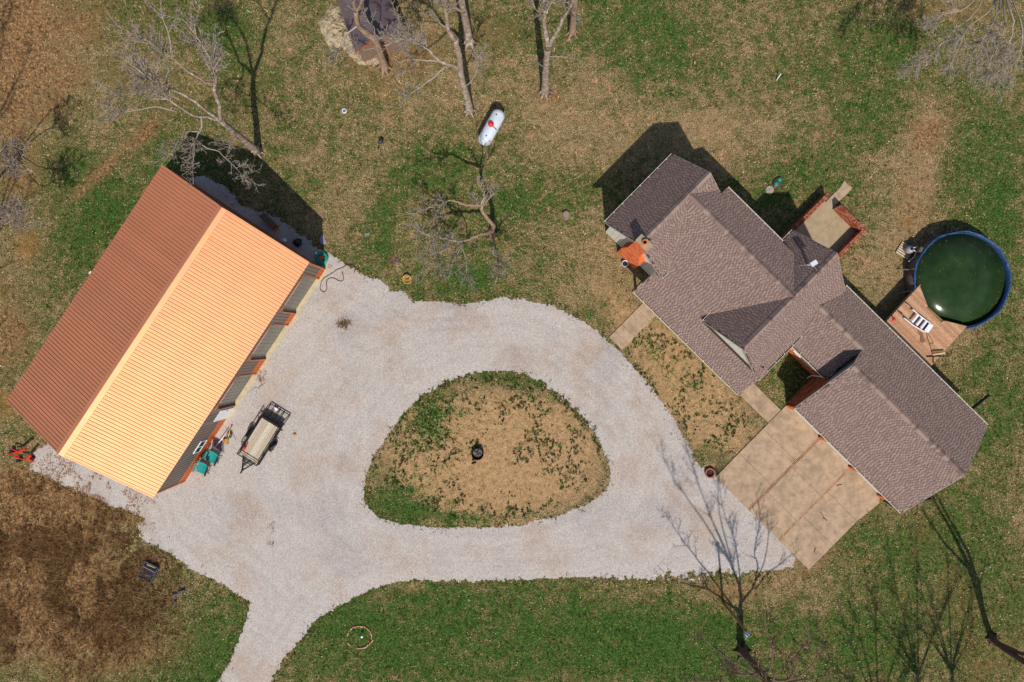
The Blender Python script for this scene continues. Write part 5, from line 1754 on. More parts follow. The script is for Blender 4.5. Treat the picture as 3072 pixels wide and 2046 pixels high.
# clay fire ring by the drive corner
cr_ = thing('clay_ring', 'round terracotta ring with dark inside at the drive corner', 'planter', (13.88, -9.25, 0))
MB().lathe([(.34, 0), (.36, .2), (.33, .22), (.26, .2), (.25, .03)], 26, close=True).build('rim', pm('terracotta', lin(150, 88, 66), .85, 0, 6, .3, .2), cr_, True)
MB().lathe([(.255, .05), (0, .06)], 20).build('soil', pm('dark_soil', lin(60, 38, 34), .95, 0, 9, .3), cr_)
wp = thing('white_pot', 'white round pot on the grass under the chimney', 'pot', at(1873, 792))
MB().lathe([(.15, 0), (.22, .3), (.24, .32), (.2, .31), (.14, .05), (0, .06)], 20).build('shell', M_lad, wp, True)
MB().lathe([(.19, .24), (0, .26)], 14).build('soil', M_dark, wp)
for i, (x, y, a, l_, lb) in enumerate(((2465, 1545, -55, .55, 'dark twig on the middle of the lowest drive bay'), (2473, 1557, -30, .35, 'short twig beside the longer twig on the drive'), (2443, 1650, 70, .35, 'small twig near the bottom corner of the drive'), (2516, 1455, 15, .4, 'bent twig near the brick band on the drive'))):
    o = MB().tube([(-l_ / 2, 0, .02), (0, .03, .03), (l_ / 2, 0, .02)], .02, 5).build('twig', pm('twig_%d' % i, lin(84, 62, 44), .9, 0, 9, .3), None, loc=at(x, y) + Vector((0, 0, .075)))
    o.rotation_euler = (0, 0, R(a)); tag(o, lb, 'twig')

# yard light on a tall pole by the lower lawn
lpz = at(2168, 1805)
lm = thing('yard_light', 'tall brown pole with a white lamp head below the gravel', 'lamp post', lpz)
M_pole = pm('brown_pole', lin(134, 92, 70), .8, 0, 5, .2)
top = at(2240, 1895, 5.1) - lpz
MB().tube([(0, 0, 0), (0, 0, 2.5), (top.x * .6, top.y * .6, 5.1)], [.085, .075, .06], 10).build('pole', M_pole, lm, True)
MB().tube([(top.x * .6, top.y * .6, 5.0), (top.x, top.y - .12, 5.2)], .03, 6).build('arm', M_flue, lm)
MB().lathe([(.16, 0), (.17, .1), (.1, .22), (.0, .26)], 16, (top.x, top.y - .15, 5.1)).build('lamp_head', pm('lamp_grey', lin(168, 182, 206), .35, .2, 5, .1), lm, True)

# ------------------------------------------------------------------ shed at the top edge
zs = lambda x, y, z=0: at(960 + x * .1531, y * .1531, z)
rz_, ez = 3.2, 2.2
r0, r1 = zs(1085, 690, rz_), zs(800, -150, rz_)
dr_ = Vector((r1.x - r0.x, r1.y - r0.y)); SLn = 4.2; dr_.normalize()
sang = math.atan2(dr_.y, dr_.x)
shed = thing('garden_shed', 'small shed with dark brown gable roof behind the trees at the top', 'shed', (r0.x, r0.y, 0), sang)
M_shroof = pm('dark_shed_shingle', lin(92, 78, 80), .9, 0, 9, .25, .3)
M_shwall = pm('shed_wall', lin(124, 102, 86), .85, 0, 5, .2)
hw_ = 1.5
sb = MB()
for s_ in (-1, 1):
    sb.hexa([(-.15, s_ * (hw_ + .2), ez - .1), (SLn, s_ * (hw_ + .2), ez - .1), (SLn, 0, rz_ - .06), (-.15, 0, rz_ - .06)], [(-.15, s_ * (hw_ + .2), ez - .04), (SLn, s_ * (hw_ + .2), ez - .04), (SLn, 0, rz_), (-.15, 0, rz_)])
sroof = sb.build('roof', M_shroof, shed)
shm = MB(); shm.box(0, .3, 0, .16, 0, .015); shmm = shm.mesh('shingle', M_shroof)
rs = (rz_ - ez) / (hw_ + .2)
for s_ in (-1, 1):
    up = Vector((0, -s_, rs)).normalized(); exx = Vector((-s_, 0, 0)); nz = exx.cross(up).normalized()
    if nz.z < 0: exx = -exx; nz = exx.cross(up).normalized()
    for i in range(14):
        for j in range(12):
            M = Matrix((exx, up, nz)).transposed().to_4x4()
            x = -.12 + i * .308; x = x if exx.x > 0 else x + .3
            M.translation = Vector((x, s_ * (hw_ + .2), ez - .04)) + up * (j * .165) + nz * (.004 + .004 * ((i + j) % 2))
            link('shingle', shmm, sroof, mat4=M)
wb = MB()
wb.add([(0, -hw_, 0), (0, hw_, 0), (0, hw_, ez - .05), (0, 0, rz_ - .15), (0, -hw_, ez - .05), (SLn - .2, -hw_, 0), (SLn - .2, hw_, 0), (SLn - .2, hw_, ez - .05), (SLn - .2, 0, rz_ - .15), (SLn - .2, -hw_, ez - .05)],
       [(0, 1, 2, 3, 4), (9, 8, 7, 6, 5), (0, 5, 6, 1), (1, 6, 7, 2), (2, 7, 8, 3), (3, 8, 9, 4), (4, 9, 5, 0)])
wb.build('wall', M_shwall, shed)
MB().box(-.05, -.01, -.45, .45, .02, 1.9).build('door', M_wood, shed)
tb = MB()
for s_ in (-1, 1): tb.bar((-.2, s_ * (hw_ + .22), ez - .06), (-.2, 0, rz_ - .02), .07)
tb.build('rake_board', M_copper, shed)


# pale limestone rubble heaped round the shed
def mound(label, c, rx, ry, h, ang, seed, mat):
    n = 60; vs, fs = [], []
    xs = np.linspace(-1, 1, n)
    X, Y = np.meshgrid(xs, xs)
    rr = np.sqrt(X ** 2 + Y ** 2) + (fbm(X * 2.5 + seed, Y * 2.5, seed) - .5) * .7
    Z = h * np.clip(1 - rr ** 2, -0.05, 1) * (.5 + .6 * fbm(X * 5, Y * 5 + seed, seed + 3) + .7 * (vnoise(X * 16, Y * 16, seed) - .4))
    vs = [(x * rx, y * ry, z - .02) for x, y, z in zip(X.ravel(), Y.ravel(), Z.ravel())]
    keep_ = (Z > -.01)
    fs = [(j * n + i, j * n + i + 1, (j + 1) * n + i + 1, (j + 1) * n + i) for j in range(n - 1) for i in range(n - 1) if keep_[j, i] and keep_[j + 1, i + 1]]
    b = MB(); b.add(vs, fs)
    o = b.build('rubble_mound', mat, None, True, loc=c); o.rotation_euler = (0, 0, ang)
    tag(o, label, 'mound', 'rubble round the shed')


M_rub = pm('limestone_rubble', lin(168, 152, 124), .95, 0, 9, .5, .9, .15, lin(112, 94, 72), .8)
mound('tan rubble mound left of the shed by the top edge', zs(370, 560), 1.25, 1.7, .45, .3, 3, M_rub)
mound('tan rubble mound in front of the shed below its gable', zs(870, 930), 1.7, 1.2, .35, -.6, 8, M_rub)
mound('small tan rubble mound right of the shed', zs(1380, 600), .8, 1.3, .3, -.5, 14, M_rub)

# ------------------------------------------------------------------ bare trees
M_bark = pm('grey_bark', lin(140, 120, 104), .95, 0, 9, .5, .9, .1, lin(196, 186, 174), .7, obj=False)
M_bark2 = pm('tan_bark', lin(154, 128, 106), .95, 0, 9, .5, .9, .1, lin(110, 90, 76), .6, obj=False)
M_bark_shaded = pm('shaded_bark', lin(104, 84, 72), .95, 0, 4, .35, .5, .1, obj=False)  # bark colour darkened for the shaded side of the trunks
M_twig = pm('twig_bark', lin(154, 141, 129), .95, 0, 3, .2, 0, .1, obj=False)


def tree(name, label, base, limbs, seed, mats=(M_bark, M_twig), dens=1.0, twigs=3, droop=0.0, minr=.0115, upb=.45, tl=1.0):
    """limbs: polylines of world points with (start, end) radius; the first is the trunk.
    Branches and twigs are grown from every limb."""
    rnd = random.Random(seed)
    t = thing(name, label, 'tree', base)
    tr_, cr_ = MB(), MB()
    b0 = Vector(base)

    def rv(s): return Vector((rnd.uniform(-s, s), rnd.uniform(-s, s), rnd.uniform(-s, s)))

    def smooth(P, r0, r1, k=3, jit=.05):
        out, rr = [], []
        n = len(P)
        for i in range(n - 1):
            p0, p1, p2, p3 = P[max(i - 1, 0)], P[i], P[i + 1], P[min(i + 2, n - 1)]
            for j in range(k):
                s = j / k
                q = .5 * ((2 * p1) + (p2 - p0) * s + (2 * p0 - 5 * p1 + 4 * p2 - p3) * s * s + (3 * p1 - p0 - 3 * p2 + p3) * s ** 3)
                out.append(q + rv(jit) * (0 if i == 0 and j == 0 else 1)); f = (i + s) / (n - 1); rr.append(r0 + (r1 - r0) * f)
        out.append(P[-1]); rr.append(r1)
        return out, rr

    def sprout(P, rr, lvl, length):
        """side branches along a polyline"""
        n = len(P)
        seglen = sum((P[i + 1] - P[i]).length for i in range(n - 1))
        cnt = max(2, int(seglen * (2.2, 3.4, 4.6, 5.0)[min(lvl, 3)] * dens))
        for k in range(cnt):
            f = rnd.uniform(.22 if lvl < 2 else .12, 1.0); i = min(n - 2, int(f * (n - 1)))
            p = P[i].lerp(P[i + 1], f * (n - 1) - i)
            d = (P[i + 1] - P[i]).normalized()
            side = d.cross(rv(1.0))
            if side.length < .1: continue
            side.normalize()
            a = rnd.uniform(.55, 1.15)
            nd = (d * math.cos(a) + side * math.sin(a) + Vector((0, 0, upb * (1 if lvl < 2 else .5) - droop))).normalized()
            ln = length * rnd.uniform(.35, 1.0) * (1.15 - .55 * f)
            r = max(minr, min(rr[i] * .62, .016 + ln * .014))
            branch(p, nd, ln, r, lvl)

    def branch(p, d, ln, r, lvl):
        k = 4 if lvl < 3 else 3
        P = [p]; cur = d.copy()
        for i in range(k):
            cur = (cur + rv(.22) + Vector((0, 0, .06 - droop * .25))).normalized()
            q = P[-1] + cur * (ln / k)
            if q.z < .25: q.z = .25 + rnd.uniform(0, .1)
            P.append(q)
        rr = [max(minr, r * (1 - .75 * i / k)) for i in range(k + 1)]
        cr_.tube([q - b0 for q in P], rr, 5 if lvl < 2 else 3, cap=False)
        if lvl < twigs: sprout(P, rr, lvl + 1, ln * .55)

    for li, (P, r0, r1) in enumerate(limbs):
        P = [Vector(p) for p in P]
        Q, rr = smooth(P, r0, r1, 3, .0 if li == 0 else .04)
        if li == 0:
            rr[0] *= 1.45
            if len(rr) > 1: rr[1] *= 1.12
            Q[0].z = -.05
        (tr_ if r0 > .07 else cr_).tube([q - b0 for q in Q], rr, 9 if r0 > .1 else 6)
        if r1 < .13 or li > 0: sprout(Q[len(Q) // 3:], rr[len(Q) // 3:], 0 if r0 > .1 else 1, (2.6 if r0 > .1 else 1.7) * tl)
    if limbs[0][1] > .18:
        r0 = limbs[0][1]
        for k in range(6):
            a = k * 1.05 + rnd.uniform(-.3, .3); e = rnd.uniform(2.0, 3.2)
            tr_.tube([(math.cos(a) * r0 * .7, math.sin(a) * r0 * .7, r0 * 1.6), (math.cos(a) * r0 * 1.4, math.sin(a) * r0 * 1.4, r0 * .45), (math.cos(a) * r0 * e, math.sin(a) * r0 * e, -.03)], [r0 * .42, r0 * .32, r0 * .1], 6)
    tr_.build('trunk', mats[0], t, True)
    cr_.build('branches', mats[1], t, True)
    return t


def A(*pts): return [at(*p) for p in pts]


z6 = lambda x, y, z: at(x * .4464, y * .4464, z)
z7 = lambda x, y, z: at(900 + x * .4464, y * .4464, z)
zk = lambda x, y, z: at(1050 + x * .287, 500 + y * .287, z)
zq = lambda x, y, z: at(2000 + x * .4552, 1400 + y * .4552, z)
zt = lambda x, y, z: at(2000 + x * .4552, y * .4552, z)

# tree leaning over the barn gable
tree('bare_tree', 'tall bare tree whose branches overhang the far barn gable', at(772, 455),
     [([z6(1735, 1020, 0), z6(1640, 940, 2.6), z6(1560, 875, 4.3), z6(1480, 808, 6.4)], .25, .17),
      ([z6(1480, 808, 6.4), z6(1470, 700, 8.2), z6(1440, 600, 9.8), z6(1450, 540, 10.6), z6(1420, 430, 12.0), z6(1320, 240, 13.5), z6(1230, 130, 14.3)], .13, .02),
      ([z6(1450, 555, 10.4), z6(1380, 550, 11), z6(1220, 440, 12.4), z6(1100, 340, 13.2), z6(930, 240, 14), z6(790, 175, 14.5)], .08, .015),
      ([z6(1150, 370, 13), z6(1140, 280, 13.6), z6(1110, 150, 14), z6(1040, 60, 14.6)], .05, .012),
      ([z6(1480, 808, 6.4), z6(1400, 790, 7.2), z6(1300, 775, 8), z6(1180, 700, 9.2), z6(1060, 640, 10.2), z6(940, 620, 11), z6(770, 640, 11.8)], .11, .014),
      ([z6(1480, 808, 6.4), z6(1370, 730, 8.2), z6(1270, 655, 9.4), z6(1130, 590, 10.6), z6(1000, 520, 11.6), z6(880, 430, 12.4), z6(800, 380, 13)], .11, .014),
      ([z6(1190, 750, 9), z6(1050, 720, 9.8), z6(900, 745, 10.2), z6(720, 780, 10.6)], .05, .012),
      ([z6(1355, 785, 7.6), z6(1350, 860, 7.4), z6(1320, 930, 7.2), z6(1300, 1040, 7.4), z6(1300, 1240, 7.6)], .06, .01),
      ([z6(1340, 880, 7.4), z6(1230, 900, 7.6), z6(1170, 1000, 7.8), z6(1120, 1060, 7.9)], .04, .01),
      ([z6(1320, 940, 7.2), z6(1400, 1000, 7.1), z6(1470, 1020, 7.2), z6(1560, 1100, 7.3), z6(1640, 1180, 7.5), z6(1740, 1250, 7.7)], .045, .01),
      ([z6(1640, 940, 2.6), z6(1610, 1000, 3.4), z6(1560, 980, 4.6), z6(1500, 960, 5.2)], .035, .01)], 3, dens=1.6, droop=.05)
# tree in front of the shed
tree('bare_tree', 'bare tree with twin upper stems standing before the shed', at(1154, 205),
     [([zs(1275, 1345, 0), zs(1190, 1080, 2.0), zs(1090, 800, 4.4), zs(900, 640, 5.5), zs(740, 480, 6.6), zs(700, 220, 8.2)], .27, .14),
      ([zs(700, 220, 8.2), zs(660, 0, 9.6), zs(620, -250, 11)], .12, .05), ([zs(700, 220, 8.2), zs(790, 100, 9.2), zs(830, -60, 10.2)], .11, .05),
      ([zs(740, 480, 6.6), zs(620, 600, 6.4), zs(480, 720, 6.2), zs(400, 920, 6.0), zs(350, 1080, 5.9), zs(260, 1340, 5.8)], .07, .012),
      ([zs(1100, 940, 3.4), zs(960, 970, 3.6), zs(800, 990, 3.9), zs(700, 930, 4.2)], .035, .01),
      ([zs(1110, 790, 4.4), zs(1300, 700, 5), zs(1480, 700, 5.4), zs(1750, 780, 5.7), zs(1950, 850, 5.9)], .06, .012),
      ([zs(1060, 720, 4.8), zs(1080, 580, 5.8), zs(950, 420, 6.6), zs(870, 320, 7)], .04, .01)], 5, mats=(M_bark2, M_twig), dens=1.4)
# crooked tree above the propane tank
tree('bare_tree', 'leaning bare tree with long left boughs above the propane tank', at(1409, 337),
     [([z7(1142, 752, 0), z7(1120, 640, 2.2), z7(1095, 560, 3.8), z7(1078, 470, 5.4), z7(1070, 370, 7), z7(1040, 270, 8.3)], .25, .16),
      ([z7(1040, 270, 8.3), z7(995, 195, 9.2), z7(985, 100, 10.4), z7(965, 0, 11.4), z7(940, -120, 12)], .16, .05),
      ([z7(1078, 470, 5.4), z7(1020, 440, 6), z7(940, 410, 6.6), z7(870, 340, 7.2), z7(790, 285, 7.6), z7(700, 260, 8), z7(560, 310, 8.2)], .13, .02),
      ([z7(940, 410, 6.6), z7(850, 410, 6.8), z7(740, 400, 7), z7(660, 420, 7.1)], .06, .012),
      ([z7(980, 440, 6.2), z7(900, 520, 6.2), z7(790, 600, 6.1), z7(700, 640, 6)], .07, .012),
      ([z7(1110, 590, 3.2), z7(1150, 550, 4), z7(1190, 470, 5.4), z7(1215, 380, 6.4)], .045, .02),
      ([z7(1010, 200, 9), z7(940, 160, 9.6), z7(900, 100, 10)], .05, .012)], 8, dens=1.8)
tree('bare_tree', 'straight trunked bare tree right of the shed at the top edge', at(1409, 130),
     [([z7(1140, 292, 0), z7(1125, 200, 1.6), z7(1105, 100, 3.6), z7(1085, 0, 5.6), z7(1060, -160, 8)], .29, .18),
      ([z7(1100, 80, 4.4), z7(1040, 50, 5.2), z7(960, -10, 6), z7(880, -60, 7)], .1, .03), ([z7(1060, -160, 8), z7(1100, -260, 10), z7(1150, -330, 12)], .15, .03)], 12, dens=1.2)
tree('bare_tree', 'tall bare tree with a wide fork above the house lawn', at(1634, 279),
     [([z7(1648, 622, 0), z7(1650, 520, 2.4), z7(1655, 420, 4.8), z7(1665, 330, 7)], .27, .19),
      ([z7(1665, 330, 7), z7(1648, 200, 9), z7(1640, 100, 10.6), z7(1640, -60, 12.5)], .17, .05),
      ([z7(1668, 310, 7.4), z7(1720, 230, 8.6), z7(1765, 130, 10), z7(1835, 0, 11.6), z7(1880, -100, 12.6)], .15, .05),
      ([z7(1660, 380, 5.8), z7(1720, 380, 6), z7(1780, 385, 6.2), z7(1850, 400, 6.4)], .04, .01),
      ([z7(1655, 470, 3.8), z7(1600, 420, 4.6), z7(1560, 430, 5)], .03, .01), ([z7(1640, 100, 10.6), z7(1580, 60, 11), z7(1550, -30, 12)], .08, .02)], 14, dens=1.3)
tree('bare_tree', 'slim bare trunk just right of the forked tree at top', at(1717, 99),
     [([z7(1830, 222, 0), z7(1838, 120, 2.2), z7(1850, 0, 4.8), z7(1858, -120, 7)], .24, .15), ([z7(1850, 0, 4.8), z7(1900, -60, 6.4), z7(1960, -90, 7.6)], .07, .02)], 15, mats=(M_bark2, M_twig), dens=.6)
# low crooked tree on the middle lawn
tree('crooked_tree', 'low crooked bare tree sprawling on the lawn above the gravel', zk(1480, 700, 0),
     [([zk(1480, 710, 0), zk(1490, 660, 1.2), zk(1500, 610, 2.0)], .2, .15),
      ([zk(1500, 610, 2), zk(1440, 540, 3), zk(1390, 470, 3.8), zk(1370, 400, 4.4)], .14, .1),
      ([zk(1370, 400, 4.4), zk(1280, 405, 4.8), zk(1190, 395, 5), zk(1110, 360, 5.2), zk(1000, 365, 5.5), zk(930, 420, 5.6), zk(800, 430, 5.8), zk(660, 500, 6)], .1, .02),
      ([zk(1370, 400, 4.4), zk(1400, 320, 5), zk(1400, 240, 5.6), zk(1380, 130, 6.4)], .07, .015),
      ([zk(1490, 650, 1.3), zk(1420, 700, 2), zk(1340, 710, 2.6), zk(1250, 760, 3), zk(1150, 790, 3.3), zk(1050, 840, 3.6), zk(930, 910, 3.9), zk(880, 1040, 4.1), zk(720, 1090, 4.3)], .12, .015),
      ([zk(1150, 790, 3.3), zk(1050, 770, 3.7), zk(930, 740, 4), zk(860, 735, 4.2), zk(720, 670, 4.4), zk(620, 550, 4.6)], .06, .012),
      ([zk(1150, 800, 3.3), zk(1190, 890, 3.5), zk(1220, 980, 3.6), zk(1225, 1150, 3.8), zk(1300, 1270, 4)], .05, .01),
      ([zk(1180, 780, 3.2), zk(1110, 930, 3.6), zk(1060, 1050, 3.8), zk(1030, 1180, 4)], .05, .01),
      ([zk(1490, 690, .8), zk(1505, 780, 1.6), zk(1530, 900, 2.6), zk(1548, 1010, 3.4), zk(1525, 1200, 4.2)], .1, .035)], 21, mats=(M_bark2, M_twig), dens=1.6, tl=1.0)
# drooping tree top right
tree('bare_tree', 'bare tree with pale drooping branches in the top right corner', at(2950, -70),
     [([at(2950, -70, 0), at(2965, -90, 3), at(2985, -110, 6)], .32, .22),
      ([at(2985, -110, 6), zt(2160, 20, 8), zt(2000, 170, 8.4), zt(1930, 300, 8.2), zt(1870, 430, 7.8)], .055, .01),
      ([at(2985, -110, 6), zt(2050, 60, 8), zt(1880, 210, 8.2), zt(1760, 340, 8), zt(1690, 410, 7.6), zt(1590, 440, 7.4)], .055, .01),
      ([at(2985, -110, 6), zt(2200, 20, 8), zt(2150, 140, 8.4), zt(2110, 250, 8.2)], .06, .01),
      ([at(2985, -110, 7), zt(2260, 60, 9), zt(2285, 180, 9), zt(2250, 320, 8.6), zt(2220, 450, 8.2), zt(2160, 610, 7.6)], .06, .01),
      ([at(2985, -110, 7), zt(2330, 130, 9), zt(2340, 280, 8.8), zt(2310, 420, 8.2)], .06, .01), ([at(2985, -110, 7), zt(2000, 30, 8), zt(1830, 90, 8.4), zt(1740, 130, 8.2)], .06, .01),
      ([at(2985, -110, 6), zt(2170, 100, 8.6), zt(2050, 300, 8.2), zt(1980, 440, 7.6)], .05, .01), ([at(2985, -110, 6), zt(2230, 150, 8.4), zt(2130, 420, 8.0), zt(2080, 520, 7.6)], .05, .01)], 25, dens=1.8, droop=.42, tl=1.0)
# tree whose trunk leaves the lower edge
tree('bare_tree', 'bare tree with shade-darkened bark below the gravel at the bottom edge', zq(500, 1215, 0),
     [([zq(500, 1215, 0), zq(520, 1240, 1), zq(570, 1300, 2.2), zq(625, 1365, 3.5)], .3, .2),
      ([zq(625, 1365, 3.5), zq(690, 1430, 5), zq(700, 1460, 7), zq(660, 1480, 9.5)], .15, .03),
      ([zq(610, 1350, 3.4), zq(540, 1375, 4), zq(440, 1365, 4.6), zq(300, 1410, 5.2), zq(150, 1410, 5.6)], .09, .015),
      ([zq(600, 1370, 3.4), zq(450, 1290, 5), zq(320, 1200, 6), zq(200, 1080, 6.8)], .07, .012),
      ([zq(635, 1360, 3.8), zq(690, 1310, 5), zq(700, 1200, 6), zq(650, 1060, 7), zq(655, 920, 7.6)], .07, .015),
      ([zq(650, 1390, 4), zq(780, 1410, 5), zq(850, 1340, 5.6), zq(845, 1260, 6), zq(930, 1150, 6.8), zq(930, 1000, 7.4)], .09, .015),
      ([zq(780, 1410, 5), zq(920, 1350, 6), zq(1000, 1240, 6.8), zq(1050, 1215, 7)], .06, .012), ([zq(800, 1420, 5), zq(950, 1400, 5.8), zq(1080, 1370, 6.2), zq(1210, 1340, 6.6)], .06, .012),
      ([zq(700, 1440, 6.4), zq(560, 1380, 8.6), zq(420, 1330, 10.4), zq(360, 1260, 11.4)], .06, .012), ([zq(700, 1440, 6.4), zq(720, 1360, 8.8), zq(800, 1300, 10.6), zq(820, 1240, 11.6)], .06, .012),
      ([zq(690, 1440, 6.6), zq(640, 1380, 9), zq(600, 1300, 11.2), zq(590, 1200, 12.6)], .06, .012)], 31, mats=(M_bark_shaded, M_bark_shaded), dens=1.0)
tree('bare_tree', 'two stemmed shade-darkened tree leaving the lower right corner', at(2974, 1914),
     [([zq(2140, 1130, 0), zq(2200, 1180, 1.3), zq(2300, 1250, 3.2), zq(2420, 1330, 5.4)], .23, .16), ([zq(2170, 1155, .7), zq(2260, 1195, 2.4), zq(2360, 1240, 4), zq(2460, 1290, 6)], .15, .1),
      ([zq(2420, 1330, 5.4), zq(2500, 1370, 8), zq(2520, 1360, 10.5)], .17, .04), ([zq(2460, 1290, 6), zq(2480, 1250, 8.6), zq(2520, 1230, 11)], .11, .03),
      ([zq(2420, 1330, 5.4), zq(2400, 1400, 7.4), zq(2420, 1450, 9.6)], .12, .03)], 33, mats=(M_bark_shaded, M_bark_shaded), dens=.6)
# off-frame trees that throw their shadows into the picture
for i, (px, py, hgt, sd_, lb) in enumerate(((2760, 2230, 14, 41, 'bare tree below the frame left of the corner tree'), (2860, 2190, 12, 42, 'bare tree below the frame nearest the corner tree'), (2640, 2330, 13, 43, 'bare tree below the frame farthest from the corner'),
                                            (-25, 610, 14, 44, 'bare tree beyond the left edge beside the barn'), (-70, 420, 14, 45, 'bare tree beyond the left edge near the top'), (-20, 900, 12, 46, 'bare tree beyond the left edge below the barn ridge'))):
    b = at(px, py)
    rn = random.Random(sd_)
    limbs = [([b, b + Vector((.1, .1, hgt * .2)), b + Vector((.2, .2, hgt * .4))], .2, .12)]
    for k in range(9):
        a = k * .7 + rn.uniform(-.3, .3); e = b + Vector((.2, .2, hgt * .4))
        sp_r = rn.uniform(.16, .3) * hgt
        limbs.append(([e, e + Vector((math.cos(a) * sp_r * .4, math.sin(a) * sp_r * .4, hgt * .22)), e + Vector((math.cos(a) * sp_r * .8, math.sin(a) * sp_r * .8, hgt * .42)), e + Vector((math.cos(a) * sp_r, math.sin(a) * sp_r, hgt * .58))], .075, .015))
    tree('bare_tree', lb, b, limbs, sd_, mats=(M_bark_shaded, M_bark_shaded), dens=.8)
# bare twiggy branches poking in from the left edge
tree('bare_sapling', 'pale bare sapling poking in at the left edge above the barn', at(-30, 560),
     [([at(-30, 560, 0), at(-35, 550, 2), at(-40, 530, 3.5)], .1, .06), ([at(-40, 530, 3.5), z6(20, 1110, 4.6), z6(110, 1140, 5.2)], .05, .012), ([at(-40, 540, 3.2), z6(30, 1410, 4.6), z6(200, 1400, 5.4)], .045, .01),
      ([at(-40, 540, 3), z6(0, 1480, 4), z6(80, 1490, 4.6), z6(175, 1510, 5)], .045, .01), ([at(-40, 530, 3.5), z6(30, 980, 5), z6(150, 1010, 5.6)], .04, .01)], 51, dens=2.0)

# ------------------------------------------------------------------ loose ground cover: grass tufts, weeds, leaves (nobody could count them)
rng = np.random.default_rng(77)
M_blade = vcol('grass_blade', .9, 3, .2, 0, .1)


def solid(x, y):
    """true where something other than turf covers the ground"""
    u = x * UX + y * UY; v = -x * UY + y * UX
    m = (u > 2.9) & (u < 13.2) & (v > 8.2) & (v < 17.6)
    m |= (u > -.75) & (u < 3.7) & (v > 9.6) & (v < 15.4)
    m |= (u > 12.7) & (u < 26.2) & (v > 13.1) & (v < 17.9); m |= (u > 16.8) & (u < 26.2) & (v > 10.4) & (v < 17.9)
    m |= (u > 16.85) & (u < 26.2) & (v > 3.2) & (v < 10.5); m |= (u > 4.66) & (u < 5.95) & (v > 4.98) & (v < 8.4); m |= (u > 14.05) & (u < 16.9) & (v > 8.53) & (v < 9.81)
    m |= (u > 8.3) & (u < 12.1) & (v > 17.4) & (v < 22.7); m |= (u > 8.7) & (u < 9.55) & (v > 22.4) & (v < 24.45)
    m |= (u > 17.2) & (u < 21.6) & (v > 18.8) & (v < 21.8)
    m |= (x - PCX) ** 2 + (y - PCY) ** 2 < (PR + .1) ** 2
    c, s = math.cos(BA), math.sin(BA); dx, dy = x + 22.67, y - .62
    bx_, by_ = dx * c + dy * s, -dx * s + dy * c
    m |= (np.abs(bx_) < 8.95) & (by_ > -5.85) & (by_ < 5.5)
    return m


def blades(x, y, col, n, lmin, lmax, wmin, wmax, tilt=(.35, 1.1)):
    """n triangular blades per tuft"""
    X = np.repeat(x, n) + rng.normal(0, .035, len(x) * n); Y = np.repeat(y, n) + rng.normal(0, .035, len(x) * n)
    Cc = np.repeat(col, n, axis=0) * rng.uniform(.75, 1.25, (len(X), 1))
    sc_ = np.repeat(np.clip(rng.lognormal(-.1, .45, len(x)), .4, 2.2), n)
    a = rng.uniform(0, 2 * np.pi, len(X)); ln = rng.uniform(lmin, lmax, len(X)) * sc_; wd = rng.uniform(wmin, wmax, len(X)); ti = rng.uniform(*tilt, len(X))
    dx, dy = np.cos(a), np.sin(a)
    V = np.empty((len(X), 3, 3))
    V[:, 0] = np.stack([X - dy * wd, Y + dx * wd, np.full_like(X, .003)], 1); V[:, 1] = np.stack([X + dy * wd, Y - dx * wd, np.full_like(X, .003)], 1)
    V[:, 2] = np.stack([X + dx * ln * np.sin(ti), Y + dy * ln * np.sin(ti), ln * np.cos(ti) + .01], 1)
    return V.reshape(-1, 3), np.repeat(Cc, 3, axis=0)


def scatter(n): return rng.uniform(-38, 38, n), rng.uniform(-26, 26, n)


GREENS = np.array([lin(58, 82, 30), lin(76, 100, 44), lin(46, 66, 26), lin(100, 112, 58)]); TANS = np.array([lin(166, 144, 100), lin(138, 118, 74), lin(190, 168, 124), lin(112, 96, 56)])
BROWNS = np.array([lin(120, 84, 52), lin(140, 104, 66), lin(92, 64, 40), lin(164, 134, 94)]); DARKS = np.array([lin(48, 62, 26), lin(62, 66, 34), lin(40, 50, 22), lin(84, 70, 44)])
x, y = scatter(70000)
ok = ~solid(x, y) & (gravel_field(x, y) < -.02); x, y = x[ok], y[ok]
g, b, d, o_ = zones(x, y)
patch = fbm(x * 2.6, y * 2.6, 91, 4)
isg = ((patch - .5) * 2.2 + (g - .5) * 1.5 + (rng.random(len(x)) - .5) * .3) > .12
keepm = rng.random(len(x)) < np.where(isg, .9, .8) * (1 - .75 * d)
x, y, g, b, isg = x[keepm], y[keepm], g[keepm], b[keepm], isg[keepm]
col = np.where(isg[:, None], GREENS[rng.integers(0, 4, len(x))], TANS[rng.integers(0, 4, len(x))])
br_ = rng.random(len(x)) < b * .9
col = np.where(br_[:, None], BROWNS[rng.integers(0, 4, len(x))], col)
V1, C1 = blades(x, y, col, 4, .06, .17, .012, .03)
me = bulk_mesh('grass', V1, np.arange(len(V1)).reshape(-1, 3), C1, M_blade)
tag(link('grass', me), 'short patchy lawn grass, part green and part straw dry', 'grass', kind='stuff')
